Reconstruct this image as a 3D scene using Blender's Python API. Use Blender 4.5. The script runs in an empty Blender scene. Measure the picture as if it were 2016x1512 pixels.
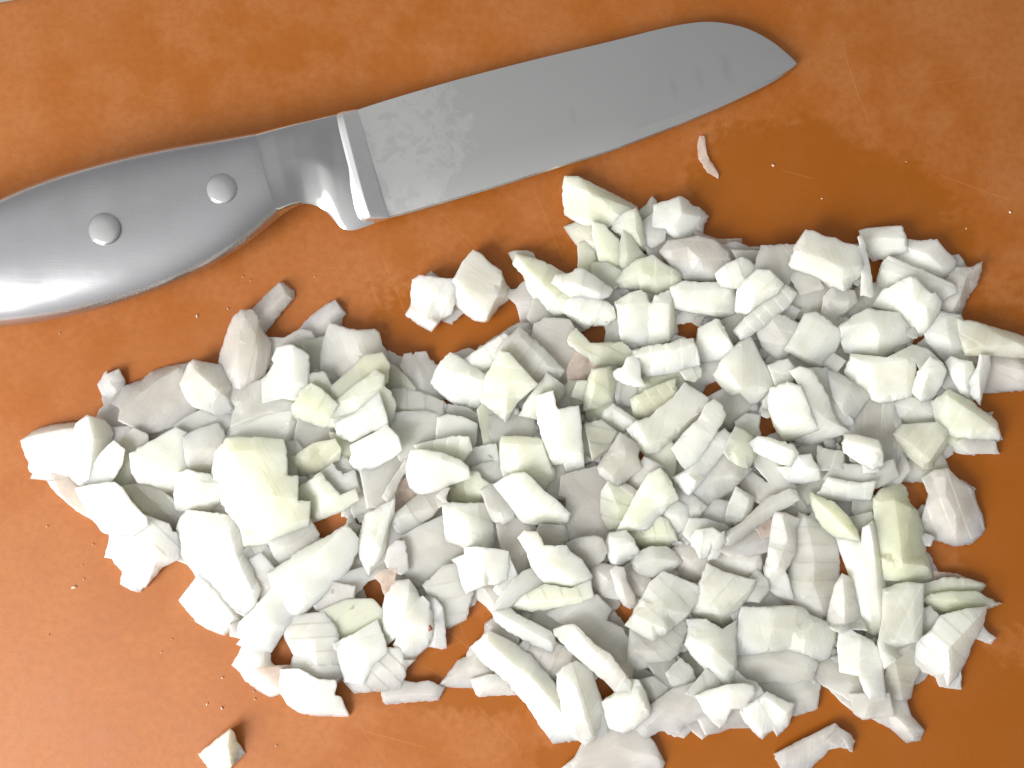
import bpy, bmesh, math, random
import numpy as np
from mathutils import Vector, Matrix, noise, geometry

# ------------------------------------------------------------------ camera, world, lights, exposure
scene = bpy.context.scene
COL = scene.collection
PW, PH = 2016.0, 1512.0            # photograph size, the unit of the traced outlines
FRAME_W = 0.306                    # metres of board across the picture
HFOV = math.radians(55.0)
CAM_H = FRAME_W / 2 / math.tan(HFOV / 2)
TILT = math.radians(4.0)
cam_data = bpy.data.cameras.new('camera')
cam = bpy.data.objects.new('camera', cam_data); COL.objects.link(cam)
cam_data.sensor_width = 36.0
cam_data.lens = 18.0 / math.tan(HFOV / 2)
cam_data.clip_start, cam_data.clip_end = 0.01, 20.0
cam.location = (0.0, -math.tan(TILT) * CAM_H, CAM_H)
cam.rotation_euler = (TILT, 0, 0)
scene.camera = cam
scene.view_settings.view_transform = 'Standard'
scene.view_settings.look = 'None'
scene.view_settings.exposure = 0.03
scene.view_settings.gamma = 1.0
scene.cycles.max_bounces = 16
scene.cycles.diffuse_bounces = 12          # light keeps bouncing between the pale pieces
scene.cycles.transmission_bounces = 8

world = bpy.data.worlds.new('World'); scene.world = world
world.use_nodes = True
wn, wl = world.node_tree.nodes, world.node_tree.links
bg = wn['Background']
# plain room light: brightest from the window side, dimmer overhead and towards the far wall
wtc = wn.new('ShaderNodeTexCoord'); wr = wn.new('ShaderNodeValToRGB')
wdot = wn.new('ShaderNodeVectorMath'); wdot.operation = 'DOT_PRODUCT'; wdot.inputs[1].default_value = (-0.60, -0.42, 0.45)
wl.new(wtc.outputs['Generated'], wdot.inputs[0]); wl.new(wdot.outputs['Value'], wr.inputs[0])
wr.color_ramp.elements[0].position = 0.0; wr.color_ramp.elements[0].color = (0.36, 0.36, 0.36, 1)
wr.color_ramp.elements.new(0.30).color = (0.50, 0.50, 0.49, 1)
wr.color_ramp.elements[2].position = 0.85; wr.color_ramp.elements[2].color = (1.25, 1.245, 1.22, 1)
wl.new(wr.outputs[0], bg.inputs[0])
bg.inputs[1].default_value = 0.86

def area(name, loc, target, size, power, color):
    ld = bpy.data.lights.new(name, 'AREA'); ld.energy = power; ld.size = size; ld.color = color
    ld.shape = 'SQUARE'
    o = bpy.data.objects.new(name, ld); COL.objects.link(o)
    o.location = loc
    o.rotation_euler = (Vector(target) - Vector(loc)).to_track_quat('-Z', 'Y').to_euler()
    return o
area('window_light', (-0.66, -0.52, 0.56), (-0.02, -0.02, 0), 0.55, 14.5, (1.0, 0.98, 0.95))

# ------------------------------------------------------------------ helpers
CM = cam.matrix_basis.copy() if False else Matrix.Translation(cam.location) @ cam.rotation_euler.to_matrix().to_4x4()
CR = np.array(CM.to_3x3()); CL = np.array(cam.location)
KX = math.tan(HFOV / 2)

def at(px, py, z):
    """the point of the place at height z (metres) that the photograph shows at px, py"""
    d = CR @ np.array([(px / PW - 0.5) * 2 * KX, -(py / PH - 0.5) * 2 * KX * PH / PW, -1.0])
    t = (z - CL[2]) / d[2]
    return CL + d * t

def tag(o, label=None, cat=None, group=None, kind=None):
    for k, v in (('label', label), ('category', cat), ('group', group), ('kind', kind)):
        if v: o[k] = v
    return o

def add_mesh(name, verts, faces, mat, parent=None, origin=None, smooth=True, sharp=None):
    me = bpy.data.meshes.new(name)
    org = np.array(origin if origin is not None else (0, 0, 0), float)
    me.from_pydata([tuple(np.asarray(v, float) - org) for v in verts], [], faces)
    bm = bmesh.new(); bm.from_mesh(me)
    bmesh.ops.recalc_face_normals(bm, faces=bm.faces)
    bm.to_mesh(me); bm.free()
    if smooth:
        me.polygons.foreach_set('use_smooth', [True] * len(me.polygons))
        if sharp: me.set_sharp_from_angle(angle=math.radians(sharp))
    me.materials.append(mat)
    o = bpy.data.objects.new(name, me); COL.objects.link(o)
    o.location = tuple(org)
    if parent is not None:
        o.parent = parent
        o.location = tuple(org - np.array(parent.location))
    return o

class NT:
    def __init__(s, name):
        s.m = bpy.data.materials.new(name); s.m.use_nodes = True
        s.t = s.m.node_tree; s.n = s.t.nodes; s.l = s.t.links
        s.p = s.n['Principled BSDF']; s.out = s.n['Material Output']
    def new(s, typ, **kw):
        nd = s.n.new('ShaderNode' + typ)
        for k, v in kw.items(): setattr(nd, k, v)
        return nd
    def put(s, sock, v):
        if hasattr(v, 'is_output') or isinstance(v, bpy.types.NodeSocket): s.l.new(v, sock)
        elif v is not None: sock.default_value = v
    def math(s, op, a, b=None, c=None, clamp=False):
        nd = s.new('Math', operation=op); nd.use_clamp = clamp
        s.put(nd.inputs[0], a); s.put(nd.inputs[1], b)
        if c is not None: s.put(nd.inputs[2], c)
        return nd.outputs[0]
    def noise(s, vec, scale, detail=3, rough=0.5, dist=0.0):
        nd = s.new('TexNoise'); s.put(nd.inputs['Vector'], vec)
        nd.inputs['Scale'].default_value = scale; nd.inputs['Detail'].default_value = detail
        nd.inputs['Roughness'].default_value = rough; nd.inputs['Distortion'].default_value = dist
        return nd.outputs['Fac']
    def ramp(s, fac, lo, hi, a=0.0, b=1.0):
        nd = s.new('MapRange'); nd.clamp = True; nd.interpolation_type = 'SMOOTHSTEP'
        s.put(nd.inputs[0], fac); nd.inputs[1].default_value = lo; nd.inputs[2].default_value = hi
        nd.inputs[3].default_value = a; nd.inputs[4].default_value = b
        return nd.outputs[0]
    def mix(s, fac, a, b, mode='MIX'):
        nd = s.new('Mix', data_type='RGBA', blend_type=mode)
        s.put(nd.inputs[0], fac); s.put(nd.inputs[6], a); s.put(nd.inputs[7], b)
        return nd.outputs[2]
    def bump(s, h, strength, dist, normal=None):
        nd = s.new('Bump'); nd.inputs['Strength'].default_value = strength; nd.inputs['Distance'].default_value = dist
        s.put(nd.inputs['Height'], h)
        if normal is not None: s.l.new(normal, nd.inputs['Normal'])
        return nd.outputs[0]

# ------------------------------------------------------------------ materials
def onion_mat(name, col, col2, sss, rough, trans):
    """juicy onion flesh: translucent white, faint fibres running one way, each piece a little different"""
    N = NT(name)
    tc = N.new('TexCoord'); oi = N.new('ObjectInfo')
    rot = N.new('VectorRotate', rotation_type='Z_AXIS')
    N.l.new(tc.outputs['Object'], rot.inputs['Vector'])
    N.l.new(N.math('MULTIPLY', oi.outputs['Random'], 6.283), rot.inputs['Angle'])
    off = N.new('VectorMath', operation='ADD'); N.l.new(rot.outputs[0], off.inputs[0])
    comb = N.new('CombineXYZ'); N.l.new(oi.outputs['Random'], comb.inputs[0]); N.l.new(oi.outputs['Random'], comb.inputs[1])
    N.l.new(comb.outputs[0], off.inputs[1])
    mp = N.new('Mapping'); N.l.new(off.outputs[0], mp.inputs[0]); mp.inputs['Scale'].default_value = (1.0, 6.0, 1.0)
    fib = N.noise(mp.outputs[0], 150, 5, 0.65, 0.5)
    blot = N.noise(off.outputs[0], 70, 4, 0.6)
    grain = N.noise(off.outputs[0], 1300, 3, 0.65)
    # cut layers: parallel bands across the piece, each its own paleness, with a fine line between
    sp = N.new('SeparateXYZ'); N.l.new(off.outputs[0], sp.inputs[0])
    u = N.math('ADD', N.math('MULTIPLY', sp.outputs[1], 300.0), N.math('MULTIPLY', N.noise(off.outputs[0], 60, 2), 2.2))
    fl = N.math('FLOOR', u); fr = N.math('SUBTRACT', u, fl)
    wh = N.new('TexWhiteNoise', noise_dimensions='2D')
    cb = N.new('CombineXYZ'); N.l.new(fl, cb.inputs[0]); N.l.new(oi.outputs['Random'], cb.inputs[1]); N.l.new(cb.outputs[0], wh.inputs['Vector'])
    band = wh.outputs['Value']
    line = N.math('SUBTRACT', 1.0, N.ramp(fr, .0, .16))
    # where the flesh is watery and where it is dense
    f = N.math('ADD', N.math('MULTIPLY', N.ramp(blot, .36, .64), 0.55), N.math('MULTIPLY', N.ramp(fib, .38, .66), 0.10))
    f = N.math('ADD', f, N.math('MULTIPLY', band, 0.50))
    f = N.math('ADD', f, N.math('MULTIPLY', line, 0.05), clamp=True)
    c = N.mix(f, col, col2)
    v = N.math('MULTIPLY_ADD', oi.outputs['Random'], 0.05, 0.95)
    hsv = N.new('HueSaturation'); N.l.new(c, hsv.inputs['Color']); N.l.new(v, hsv.inputs['Value'])
    N.l.new(hsv.outputs[0], N.p.inputs['Base Color'])
    N.p.inputs['Subsurface Weight'].default_value = sss
    N.p.inputs['Subsurface Radius'].default_value = (1.0, 0.93, 0.80)
    N.p.inputs['Subsurface Scale'].default_value = 0.0075
    N.p.inputs['IOR'].default_value = 1.37
    N.l.new(N.math('MULTIPLY', N.ramp(blot, .34, .66, .5, 1.0), trans), N.p.inputs['Transmission Weight'])
    N.l.new(N.ramp(fib, .3, .75, rough - 0.08, rough + 0.14), N.p.inputs['Roughness'])
    h = N.math('ADD', N.math('MULTIPLY', fib, .9), N.math('MULTIPLY', grain, 0.35))
    h = N.math('ADD', h, N.math('MULTIPLY', N.math('ADD', band, N.math('MULTIPLY', line, -.3)), .35))
    N.l.new(N.bump(h, 0.32, 0.0005), N.p.inputs['Normal'])
    N.p.inputs['Coat Weight'].default_value = 1.0
    N.p.inputs['Coat Roughness'].default_value = .14
    N.p.inputs['Coat IOR'].default_value = 1.42
    N.l.new(N.bump(N.math('ADD', N.math('MULTIPLY', grain, .9), N.math('MULTIPLY', fib, 1.6)), 0.9, 0.0010), N.p.inputs['Coat Normal'])
    return N.m
TINTS = {'w': ((.91, .905, .88), (.885, .88, .85)), 'p': ((.91, .88, .875), (.885, .85, .84)), 'y': ((.90, .905, .82), (.87, .885, .75)),
         'g': ((.83, .86, .65), (.88, .89, .76)), 'c': ((.90, .885, .81), (.87, .845, .75))}
M_ON = {}
for t_, (c1, c2) in TINTS.items():
    for cl, (k, tr) in {'dense': (1.06, .06), 'plain': (1.05, .25), 'watery': (1.03, .42)}.items():
        wt = (1, .975, .875) if cl == 'watery' else (1, 1, .885)  # warmer watery tint stands in for orange bounce off the board in gaps
        c2k = {'dense': .92, 'plain': .88, 'watery': .89}[cl]
        M_ON[t_, cl] = onion_mat('onion_' + cl + '_' + t_, tuple(min(.965, q * k * w) for q, w in zip(c1, wt)) + (1,), tuple(min(.955, q * k * c2k * w) for q, w in zip(c2, wt)) + (1,), .95, .36, tr)
DENSE_OR_LIT = ('bright', 'white', 'blown', 'stark', 'glowing', 'ivory', 'longest')  # bright and blown pieces join dense flesh; their lit look enters the colour
WATERY_OR_SHADED = ('grey', 'dull', 'dim', 'shade', 'shadow', 'translucent', 'wet', 'glistening', 'stray', 'pinkish', 'olive')  # watery flesh, plus shaded pieces whose dimness is put into the colour
def kind_of(p):
    w = p['words'].split('=')[-1]; w0 = ' '.join(w.split()[:5])
    if any(k in w0 for k in WATERY_OR_SHADED): return 'watery'
    if any(k in w0 for k in DENSE_OR_LIT): return 'dense'
    return 'plain' if p['lv'] > 1 else 'watery'

def skin_mat():
    N = NT('onion_skin')
    N.p.inputs['Base Color'].default_value = (.80, .68, .60, 1)
    N.p.inputs['Roughness'].default_value = .22
    tc = N.new('TexCoord')
    n = N.noise(tc.outputs['Object'], 260, 4, .6)
    N.l.new(N.bump(n, .6, .0008), N.p.inputs['Normal'])
    tr = N.new('BsdfTranslucent'); tr.inputs[0].default_value = (.80, .67, .58, 1)
    tp = N.new('BsdfTransparent')
    m1 = N.new('MixShader'); m1.inputs[0].default_value = .3
    N.l.new(N.p.outputs[0], m1.inputs[1]); N.l.new(tr.outputs[0], m1.inputs[2])
    m2 = N.new('MixShader'); N.l.new(N.ramp(n, .3, .7, .22, .55), m2.inputs[0])
    N.l.new(m1.outputs[0], m2.inputs[1]); N.l.new(tp.outputs[0], m2.inputs[2])
    N.l.new(m2.outputs[0], N.out.inputs[0])
    return N.m
M_SKIN = skin_mat()

def seg_mask(N, x, y, a, b, w):
    """1 on the line a-b (metres), 0 farther than w"""
    ax, ay = a; bx, by = b
    L = math.hypot(bx - ax, by - ay); ux, uy = (bx - ax) / L, (by - ay) / L
    dx = N.math('SUBTRACT', x, ax); dy = N.math('SUBTRACT', y, ay)
    u = N.math('ADD', N.math('MULTIPLY', dx, ux), N.math('MULTIPLY', dy, uy))
    v = N.math('ABSOLUTE', N.math('SUBTRACT', N.math('MULTIPLY', dx, uy), N.math('MULTIPLY', dy, ux)))
    over = N.math('MAXIMUM', N.math('MAXIMUM', N.math('MULTIPLY', u, -1.0), N.math('SUBTRACT', u, L)), 0.0)
    d = N.math('ADD', v, over)
    return N.ramp(d, w * 0.35, w, 1.0, 0.0)

def blob_mask(N, x, y, blobs):
    """signed nearness to a union of tilted ellipses given in photograph units"""
    acc = None
    for (px, py, rx, ry, deg) in blobs:
        c = at(px, py, 0.0); k = FRAME_W / PW
        ca, sa = math.cos(math.radians(deg)), math.sin(math.radians(deg))
        dx = N.math('SUBTRACT', x, float(c[0])); dy = N.math('SUBTRACT', y, float(c[1]))
        u = N.math('MULTIPLY', N.math('ADD', N.math('MULTIPLY', dx, ca), N.math('MULTIPLY', dy, sa)), 1 / (rx * k))
        v = N.math('MULTIPLY', N.math('SUBTRACT', N.math('MULTIPLY', dy, ca), N.math('MULTIPLY', dx, sa)), 1 / (ry * k))
        q = N.math('SUBTRACT', 1.0, N.math('SQRT', N.math('ADD', N.math('MULTIPLY', u, u), N.math('MULTIPLY', v, v))))
        acc = q if acc is None else N.math('MAXIMUM', acc, q)
    return acc

def board_mat():
    N = NT('orange_board')
    tc = N.new('TexCoord'); P = tc.outputs['Object']
    sp = N.new('SeparateXYZ'); N.l.new(P, sp.inputs[0]); x, y = sp.outputs[0], sp.outputs[1]
    big = N.noise(P, 14, 3, .5); mid = N.noise(P, 55, 4, .6); fine = N.noise(P, 420, 3, .65); tiny = N.noise(P, 1900, 2, .7)
    base = N.mix(N.ramp(mid, .38, .66), (.365, .105, .0095, 1), (.41, .140, .032, 1))
    base = N.mix(N.ramp(big, .4, .65), base, N.mix(0.6, base, (.42, .148, .040, 1)))
    base = N.mix(N.math('MULTIPLY', N.ramp(fine, .35, .7), .30), base, (.28, .074, .006, 1))
    base = N.mix(N.math('MULTIPLY', N.ramp(tiny, .62, .8), .25), base, (.72, .33, .14, 1))
    # juice film lying on the board: its own ragged outline, smooth and darker
    wob = N.math('MULTIPLY_ADD', N.math('SUBTRACT', N.noise(P, 26, 5, .62), .5), 1.7, N.math('MULTIPLY', N.math('SUBTRACT', fine, .5), .30))
    wet = N.math('ADD', blob_mask(N, x, y, [(1590, 420, 290, 200, -4), (1640, 540, 300, 170, 0), (1980, 900, 180, 330, 0), (1700, 1440, 520, 170, 4), (1320, 1480, 300, 150, 0), (1250, 700, 500, 230, 0), (880, 1300, 260, 120, -10)]), wob)
    wet = N.ramp(wet, -.06, .17)
    darkish = N.ramp(N.math('ADD', blob_mask(N, x, y, [(1450, 60, 180, 80, -12), (760, 200, 200, 60, 10), (330, 690, 430, 110, 12)]), wob), -.1, .7)  # soft patches along the knife, darkened in colour alone
    base = N.mix(N.math('MULTIPLY', wet, .85), base, (.305, .085, .002, 1))
    base = N.mix(N.math('MULTIPLY', darkish, .45), base, (.31, .085, .004, 1))
    # knife scratches
    scr = None
    rnd = random.Random(5)
    lines = [((1052, 375), (1128, 560)), ((868, 420), (950, 500)), ((905, 470), (960, 540)), ((1660, 98), (1690, 190)), ((1688, 185), (1712, 240)),
             ((750, 500), (800, 620)), ((835, 460), (880, 590)), ((700, 470), (745, 600)), ((1540, 335), (1600, 352)), ((1010, 500), (1035, 600)),
             ((880, 1240), (985, 1330)), ((905, 1230), (930, 1290)), ((845, 1290), (905, 1265)), ((830, 1310), (890, 1340)),
             ((700, 1420), (760, 1500)), ((940, 1390), (1020, 1470)), ((860, 1400), (990, 1440)), ((1560, 160), (1500, 260)), ((1820, 165), (1960, 148)),
             ((1850, 345), (1990, 395)), ((720, 1440), (830, 1470))]
    for a, b in lines:
        A, B = at(a[0], a[1], 0), at(b[0], b[1], 0)
        m = N.math('MULTIPLY', seg_mask(N, x, y, (float(A[0]), float(A[1])), (float(B[0]), float(B[1])), .00022), rnd.uniform(.05, .13))
        scr = m if scr is None else N.math('MAXIMUM', scr, m)
    # faint fields of fine crossing scratches
    for ang, sc in ((1.15, 60), (2.2, 75), (0.45, 50)):
        mp = N.new('Mapping'); N.l.new(P, mp.inputs[0]); mp.inputs['Rotation'].default_value = (0, 0, ang); mp.inputs['Scale'].default_value = (1, 34, 1)
        s = N.noise(mp.outputs[0], sc, 2, .5)
        gate = N.ramp(N.noise(P, 16 + ang * 3, 2), .5, .65)
        m = N.math('MULTIPLY', N.math('MULTIPLY', N.ramp(s, .70, .76), gate), .10)
        scr = N.math('MAXIMUM', scr, m)
    base = N.mix(scr, base, (.74, .36, .17, 1))
    N.l.new(base, N.p.inputs['Base Color'])
    r = N.ramp(mid, .3, .7, .50, .62)
    N.l.new(N.math('SUBTRACT', r, N.math('MULTIPLY', wet, .22)), N.p.inputs['Roughness'])
    N.p.inputs['Specular IOR Level'].default_value = .38
    h = N.math('SUBTRACT', N.math('ADD', N.math('MULTIPLY', fine, .5), N.math('MULTIPLY', tiny, .5)), N.math('MULTIPLY', scr, .8))
    N.l.new(N.bump(h, .22, .00035), N.p.inputs['Normal'])
    return N.m

def counter_mat():
    N = NT('pale_counter')
    tc = N.new('TexCoord')
    n = N.noise(tc.outputs['Object'], 60, 4, .6)
    N.l.new(N.mix(N.ramp(n, .3, .7), (.78, .72, .68, 1), (.70, .64, .60, 1)), N.p.inputs['Base Color'])
    N.p.inputs['Roughness'].default_value = .35
    return N.m

def steel_mat(name, col, rough, brushed=0.0, speck=0.0):
    N = NT(name)
    tc = N.new('TexCoord'); P = tc.outputs['Object']
    N.p.inputs['Metallic'].default_value = 1.0
    mp = N.new('Mapping'); N.l.new(P, mp.inputs[0])
    mp.inputs['Rotation'].default_value = (0, 0, math.radians(-15)); mp.inputs['Scale'].default_value = (1, 22, 1)
    st = N.noise(mp.outputs[0], 90, 3, .6)
    sm = N.noise(P, 70, 4, .6); gr = N.noise(P, 2600, 2, .7)
    c = N.mix(N.ramp(sm, .35, .7), col, tuple(k * .90 for k in col[:3]) + (1,))
    if speck: c = N.mix(N.math('MULTIPLY', N.ramp(gr, .60, .72), speck), c, (.30, .30, .31, 1))
    N.l.new(c, N.p.inputs['Base Color'])
    N.l.new(N.math('ADD', N.ramp(sm, .3, .7, rough * .85, rough * 1.15), N.math('MULTIPLY', st, .05 * brushed)), N.p.inputs['Roughness'])
    if brushed: N.l.new(N.bump(N.math('ADD', st, N.math('MULTIPLY', gr, .35)), .07 * brushed, .00025), N.p.inputs['Normal'])
    return N.m

def blade_mat():
    N = NT('blade_steel')
    tc = N.new('TexCoord'); P = tc.outputs['Object']
    sp = N.new('SeparateXYZ'); N.l.new(P, sp.inputs[0]); x, y = sp.outputs[0], sp.outputs[1]
    N.p.inputs['Metallic'].default_value = 1.0
    mid = N.noise(P, 90, 5, .65, .4); fine = N.noise(P, 700, 3, .6); gr = N.noise(P, 3000, 2, .7)
    # dried juice smears: near the collar and as a film over the spine half
    near = N.ramp(x, float(at(760, 300, 0)[0]), float(at(980, 300, 0)[0]), 1.0, 0.0)
    film = N.ramp(N.math('ADD', N.math('SUBTRACT', mid, .50), N.math('MULTIPLY', N.math('SUBTRACT', near, .45), .42)), -.04, .06)
    smear = N.ramp(mid, .50, .56)
    c = N.mix(film, (.66, .66, .665, 1), (.70, .70, .695, 1))
    c = N.mix(N.math('MULTIPLY', N.math('MULTIPLY', smear, near), .4), c, (.52, .52, .525, 1))
    c = N.mix(N.math('MULTIPLY', N.ramp(gr, .5, .75), .10), c, (.40, .40, .41, 1))
    k = FRAME_W / PW
    marks = blob_mask(N, x, y, [(1424, 142, 15, 44, 14), (1372, 165, 11, 36, 14), (1322, 184, 11, 36, 14), (1126, 240, 9, 30, 14), (850, 237, 14, 9, 0), (727, 316, 3, 4, 0)])
    c = N.mix(N.math('MULTIPLY', N.ramp(N.math('ADD', marks, N.math('MULTIPLY', N.math('SUBTRACT', fine, .5), .9)), .0, .9), .16), c, (.36, .36, .37, 1))
    N.l.new(c, N.p.inputs['Base Color'])
    N.l.new(N.math('ADD', N.ramp(film, 0, 1, .30, .36), N.math('MULTIPLY', fine, .06)), N.p.inputs['Roughness'])
    N.l.new(N.bump(N.math('ADD', gr, N.math('MULTIPLY', film, 1.2)), .06, .0002), N.p.inputs['Normal'])
    return N.m

M_BOARD, M_COUNTER = board_mat(), counter_mat()
M_SATIN = steel_mat('satin_steel', (.56, .56, .585, 1), .24, 1.0, .12)
M_POLISH = steel_mat('polished_steel', (.68, .68, .69, 1), .12)
M_COLLAR = steel_mat('collar_steel', (.93, .93, .94, 1), .36)  # paler than the bolster steel; a bright reflection put into the colour
M_BLADE = blade_mat()
N_ = NT('brown_blemish'); N_.p.inputs['Base Color'].default_value = (.28, .10, .07, 1); N_.p.inputs['Roughness'].default_value = .5
M_SPOT = N_.m
N_ = NT('crumb'); N_.p.inputs['Base Color'].default_value = (.80, .58, .42, 1); N_.p.inputs['Roughness'].default_value = .3
M_CRUMB = N_.m

# ------------------------------------------------------------------ the surface: counter and cutting board
cz = -0.011
cnt = add_mesh('countertop', [(-2, -2, cz), (2, -2, cz), (2, 2, cz), (-2, 2, cz)], [(0, 1, 2, 3)], M_COUNTER, smooth=False)
tag(cnt, kind='structure')

def build_board():
    # upper edge of the board runs through (0, 6) and (33, 0) of the photograph
    a, b = at(0, 6, 0), at(33, 0, 0)
    u = np.array([b[0] - a[0], b[1] - a[1]]); u /= np.linalg.norm(u)
    v = np.array([u[1], -u[0]])                    # down the board
    W, D, R, T = 0.46, 0.34, 0.018, 0.0105
    o = np.array([a[0], a[1]]) - u * 0.045 - v * 0.0010
    ring = []
    for cx, cy, a0 in ((R, R, 180), (W - R, R, 270), (W - R, D - R, 0), (R, D - R, 90)):
        for i in range(9):
            t = math.radians(a0 + i * 90 / 8)
            ring.append((cx + R * math.cos(t), cy + R * math.sin(t)))
    verts, faces = [], []
    prof = [(0.0022, 0.0), (0.0010, -0.0004), (0.0003, -0.0012), (0.0, -0.0024), (0.0, -T + .001), (0.001, -T)]
    n = len(ring); c0 = np.array([W / 2, D / 2])
    for ins, z in prof:
        for p in ring:
            q = np.array(p); d = c0 - q; q = q + d / np.linalg.norm(d) * ins
            w = o + u * q[0] + v * q[1]
            verts.append((w[0], w[1], z))
    for k in range(len(prof) - 1):
        for i in range(n):
            j = (i + 1) % n
            faces.append((k * n + i, k * n + j, (k + 1) * n + j, (k + 1) * n + i))
    faces.append(tuple(range(n))); faces.append(tuple(range((len(prof) - 1) * n, len(prof) * n))[::-1])
    ob = add_mesh('cutting_board', verts, faces, M_BOARD, sharp=40)
    return tag(ob, 'worn orange plastic cutting board with knife scratches and damp patches, under the knife and onions', 'cutting board')
build_board()

# ------------------------------------------------------------------ the knife
def poly_at(pts, t):
    """point at fraction t (by point index, Catmull-Rom) of a polyline in photograph units"""
    n = len(pts) - 1; s = min(max(t, 0), 1) * n; i = min(int(s), n - 1); f = s - i
    P = [np.array(pts[min(max(i + k, 0), n)], float) for k in (-1, 0, 1, 2)]
    return 0.5 * ((2 * P[1]) + (-P[0] + P[2]) * f + (2 * P[0] - 5 * P[1] + 4 * P[2] - P[3]) * f * f + (-P[0] + 3 * P[1] - 3 * P[2] + P[3]) * f ** 3)

def loft(name, tops, bots, zc, half, expo, mat, parent, nst, nsec, cap0=True, cap1=True, expo2=None):
    """lofted body: its silhouette runs along tops and bots; zc, half: mid height and half thickness (mm) along it"""
    verts, faces = [], []
    for i in range(nst + 1):
        t = i / nst
        T, B = poly_at(tops, t), poly_at(bots, t)
        c = float(np.interp(t, np.linspace(0, 1, len(zc)), zc)) / 1000
        hh = float(np.interp(t, np.linspace(0, 1, len(half)), half)) / 1000
        e = float(np.interp(t, np.linspace(0, 1, len(expo)), expo))
        Tw, Bw = at(T[0], T[1], c), at(B[0], B[1], c)
        mid, hv = (Tw + Bw) / 2, (Tw - Bw) / 2
        for k in range(nsec):
            a = 2 * math.pi * k / nsec
            ca, sa = math.cos(a), math.sin(a)
            q = e if (ca > 0 or expo2 is None) else float(np.interp(t, np.linspace(0, 1, len(expo2)), expo2))
            r = (abs(ca) ** q + abs(sa) ** q) ** (-1 / q)
            w = mid + hv * (ca * r)
            verts.append((w[0], w[1], max(c + hh * sa * r, 0.0003)))
    for i in range(nst):
        for k in range(nsec):
            j = (k + 1) % nsec
            faces.append((i * nsec + k, i * nsec + j, (i + 1) * nsec + j, (i + 1) * nsec + k))
    if cap0: faces.append(tuple(range(nsec)))
    if cap1: faces.append(tuple(range(nst * nsec, (nst + 1) * nsec)))
    return add_mesh(name, verts, faces, mat, parent, sharp=50)

knife = bpy.data.objects.new('kitchen_knife', None); COL.objects.link(knife)
knife.empty_display_size = .02
kb = at(420, 400, 0); knife.location = tuple(kb)
tag(knife, 'stainless steel kitchen knife with riveted satin handle and broad blunt-nosed blade, above the onion pile', 'knife')

h_top = [(-330, 610), (-300, 520), (-200, 466), (-100, 432), (0, 400), (60, 374), (133, 347), (233, 319), (333, 297), (433, 280), (511, 267)]
h_bot = [(-330, 612), (-310, 648), (-220, 664), (-100, 656), (0, 643), (75, 634), (167, 615), (267, 586), (367, 546), (465, 492), (551, 425)]
HZ, HH, HE = [9, 10, 10.4, 10.6, 10.6, 10.5, 10.3, 10.0, 9.6, 9.2, 8.8], [2, 8, 9.6, 10.3, 10.3, 10.1, 9.8, 9.4, 8.8, 8.2, 7.6], [2.0, 2.3, 2.6, 2.8, 2.9, 3.0, 3.0, 3.1, 3.2, 3.3, 3.4]
loft('handle', h_top, h_bot, HZ, HH, HE, M_SATIN, knife, 80, 56, expo2=[2, 2, 2, 2, 2, 2, 2, 2, 2, 2, 2.0])

b_top = [(511, 267), (545, 258), (580, 249), (620, 239), (648, 231), (668, 226)]
b_bot = [(551, 425), (578, 409), (606, 401), (640, 415), (682, 453), (737, 440)]
loft('bolster', b_top, b_bot, [8.8, 8.5, 8.0, 7.3, 6.6, 6.2], [7.35, 6.9, 6.3, 5.5, 4.7, 3.8], [3.4, 3.6, 3.8, 4.0, 4.0, 4.0], M_POLISH, knife, 40, 72, expo2=[2.0, 1.6, 1.25, 1.15, 1.2, 1.4])
loft('collar', [(649, 247), (656, 232), (666, 226), (677, 223), (690, 220), (706, 216)], [(703, 424), (710, 434), (721, 438), (733, 437), (748, 434), (766, 430)],
     [6.3, 6.25, 6.2, 6.1, 6.0, 5.9], [2.2, 3.7, 4.6, 5.0, 3.2, 0.9], [3.5, 3.5, 3.5, 4.0, 5.0, 8.0], M_COLLAR, knife, 36, 56)

spine = [(684, 223), (760, 198), (900, 157), (1050, 118), (1200, 82), (1300, 57), (1350, 47), (1395, 43), (1440, 48), (1480, 60), (1520, 82), (1550, 106), (1567, 122)]
edge = [(738, 436), (800, 421), (900, 392), (1000, 362), (1100, 330), (1200, 299), (1270, 273), (1340, 246), (1410, 217), (1470, 189), (1515, 166), (1550, 144), (1569, 127)]
def build_blade():
    V, F = [], []; n = 96
    for i in range(n + 1):
        t = i / n
        S, E = poly_at(spine, t), poly_at(edge, t)
        zc = (5.9 * (1 - t) + 1.9 * t) / 1000
        th = (1.25 * (1 - t) + .75 * t) / 1000
        for f, z in ((0.0, zc + th), (.2, zc + th * .97 + .00007), (.45, zc + th * .85 + .00012), (.7, zc + th * .69 + .00010), (.88, zc + th * .55), (.982, zc - .0006 + th * .42), (1.0, zc - .0007), (.982, zc - .0006 - th * .5), (0.0, zc - th)):
            p = S + (E - S) * f
            V.append(at(p[0], p[1], max(z, .0002)))
    for i in range(n):
        for k in range(9):
            j = (k + 1) % 9
            F.append((i * 9 + k, i * 9 + j, (i + 1) * 9 + j, (i + 1) * 9 + k))
    F.append(tuple(range(9))); F.append(tuple(n * 9 + k for k in range(9)))
    return add_mesh('blade', V, F, M_BLADE, knife, sharp=12)
build_blade()
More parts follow.
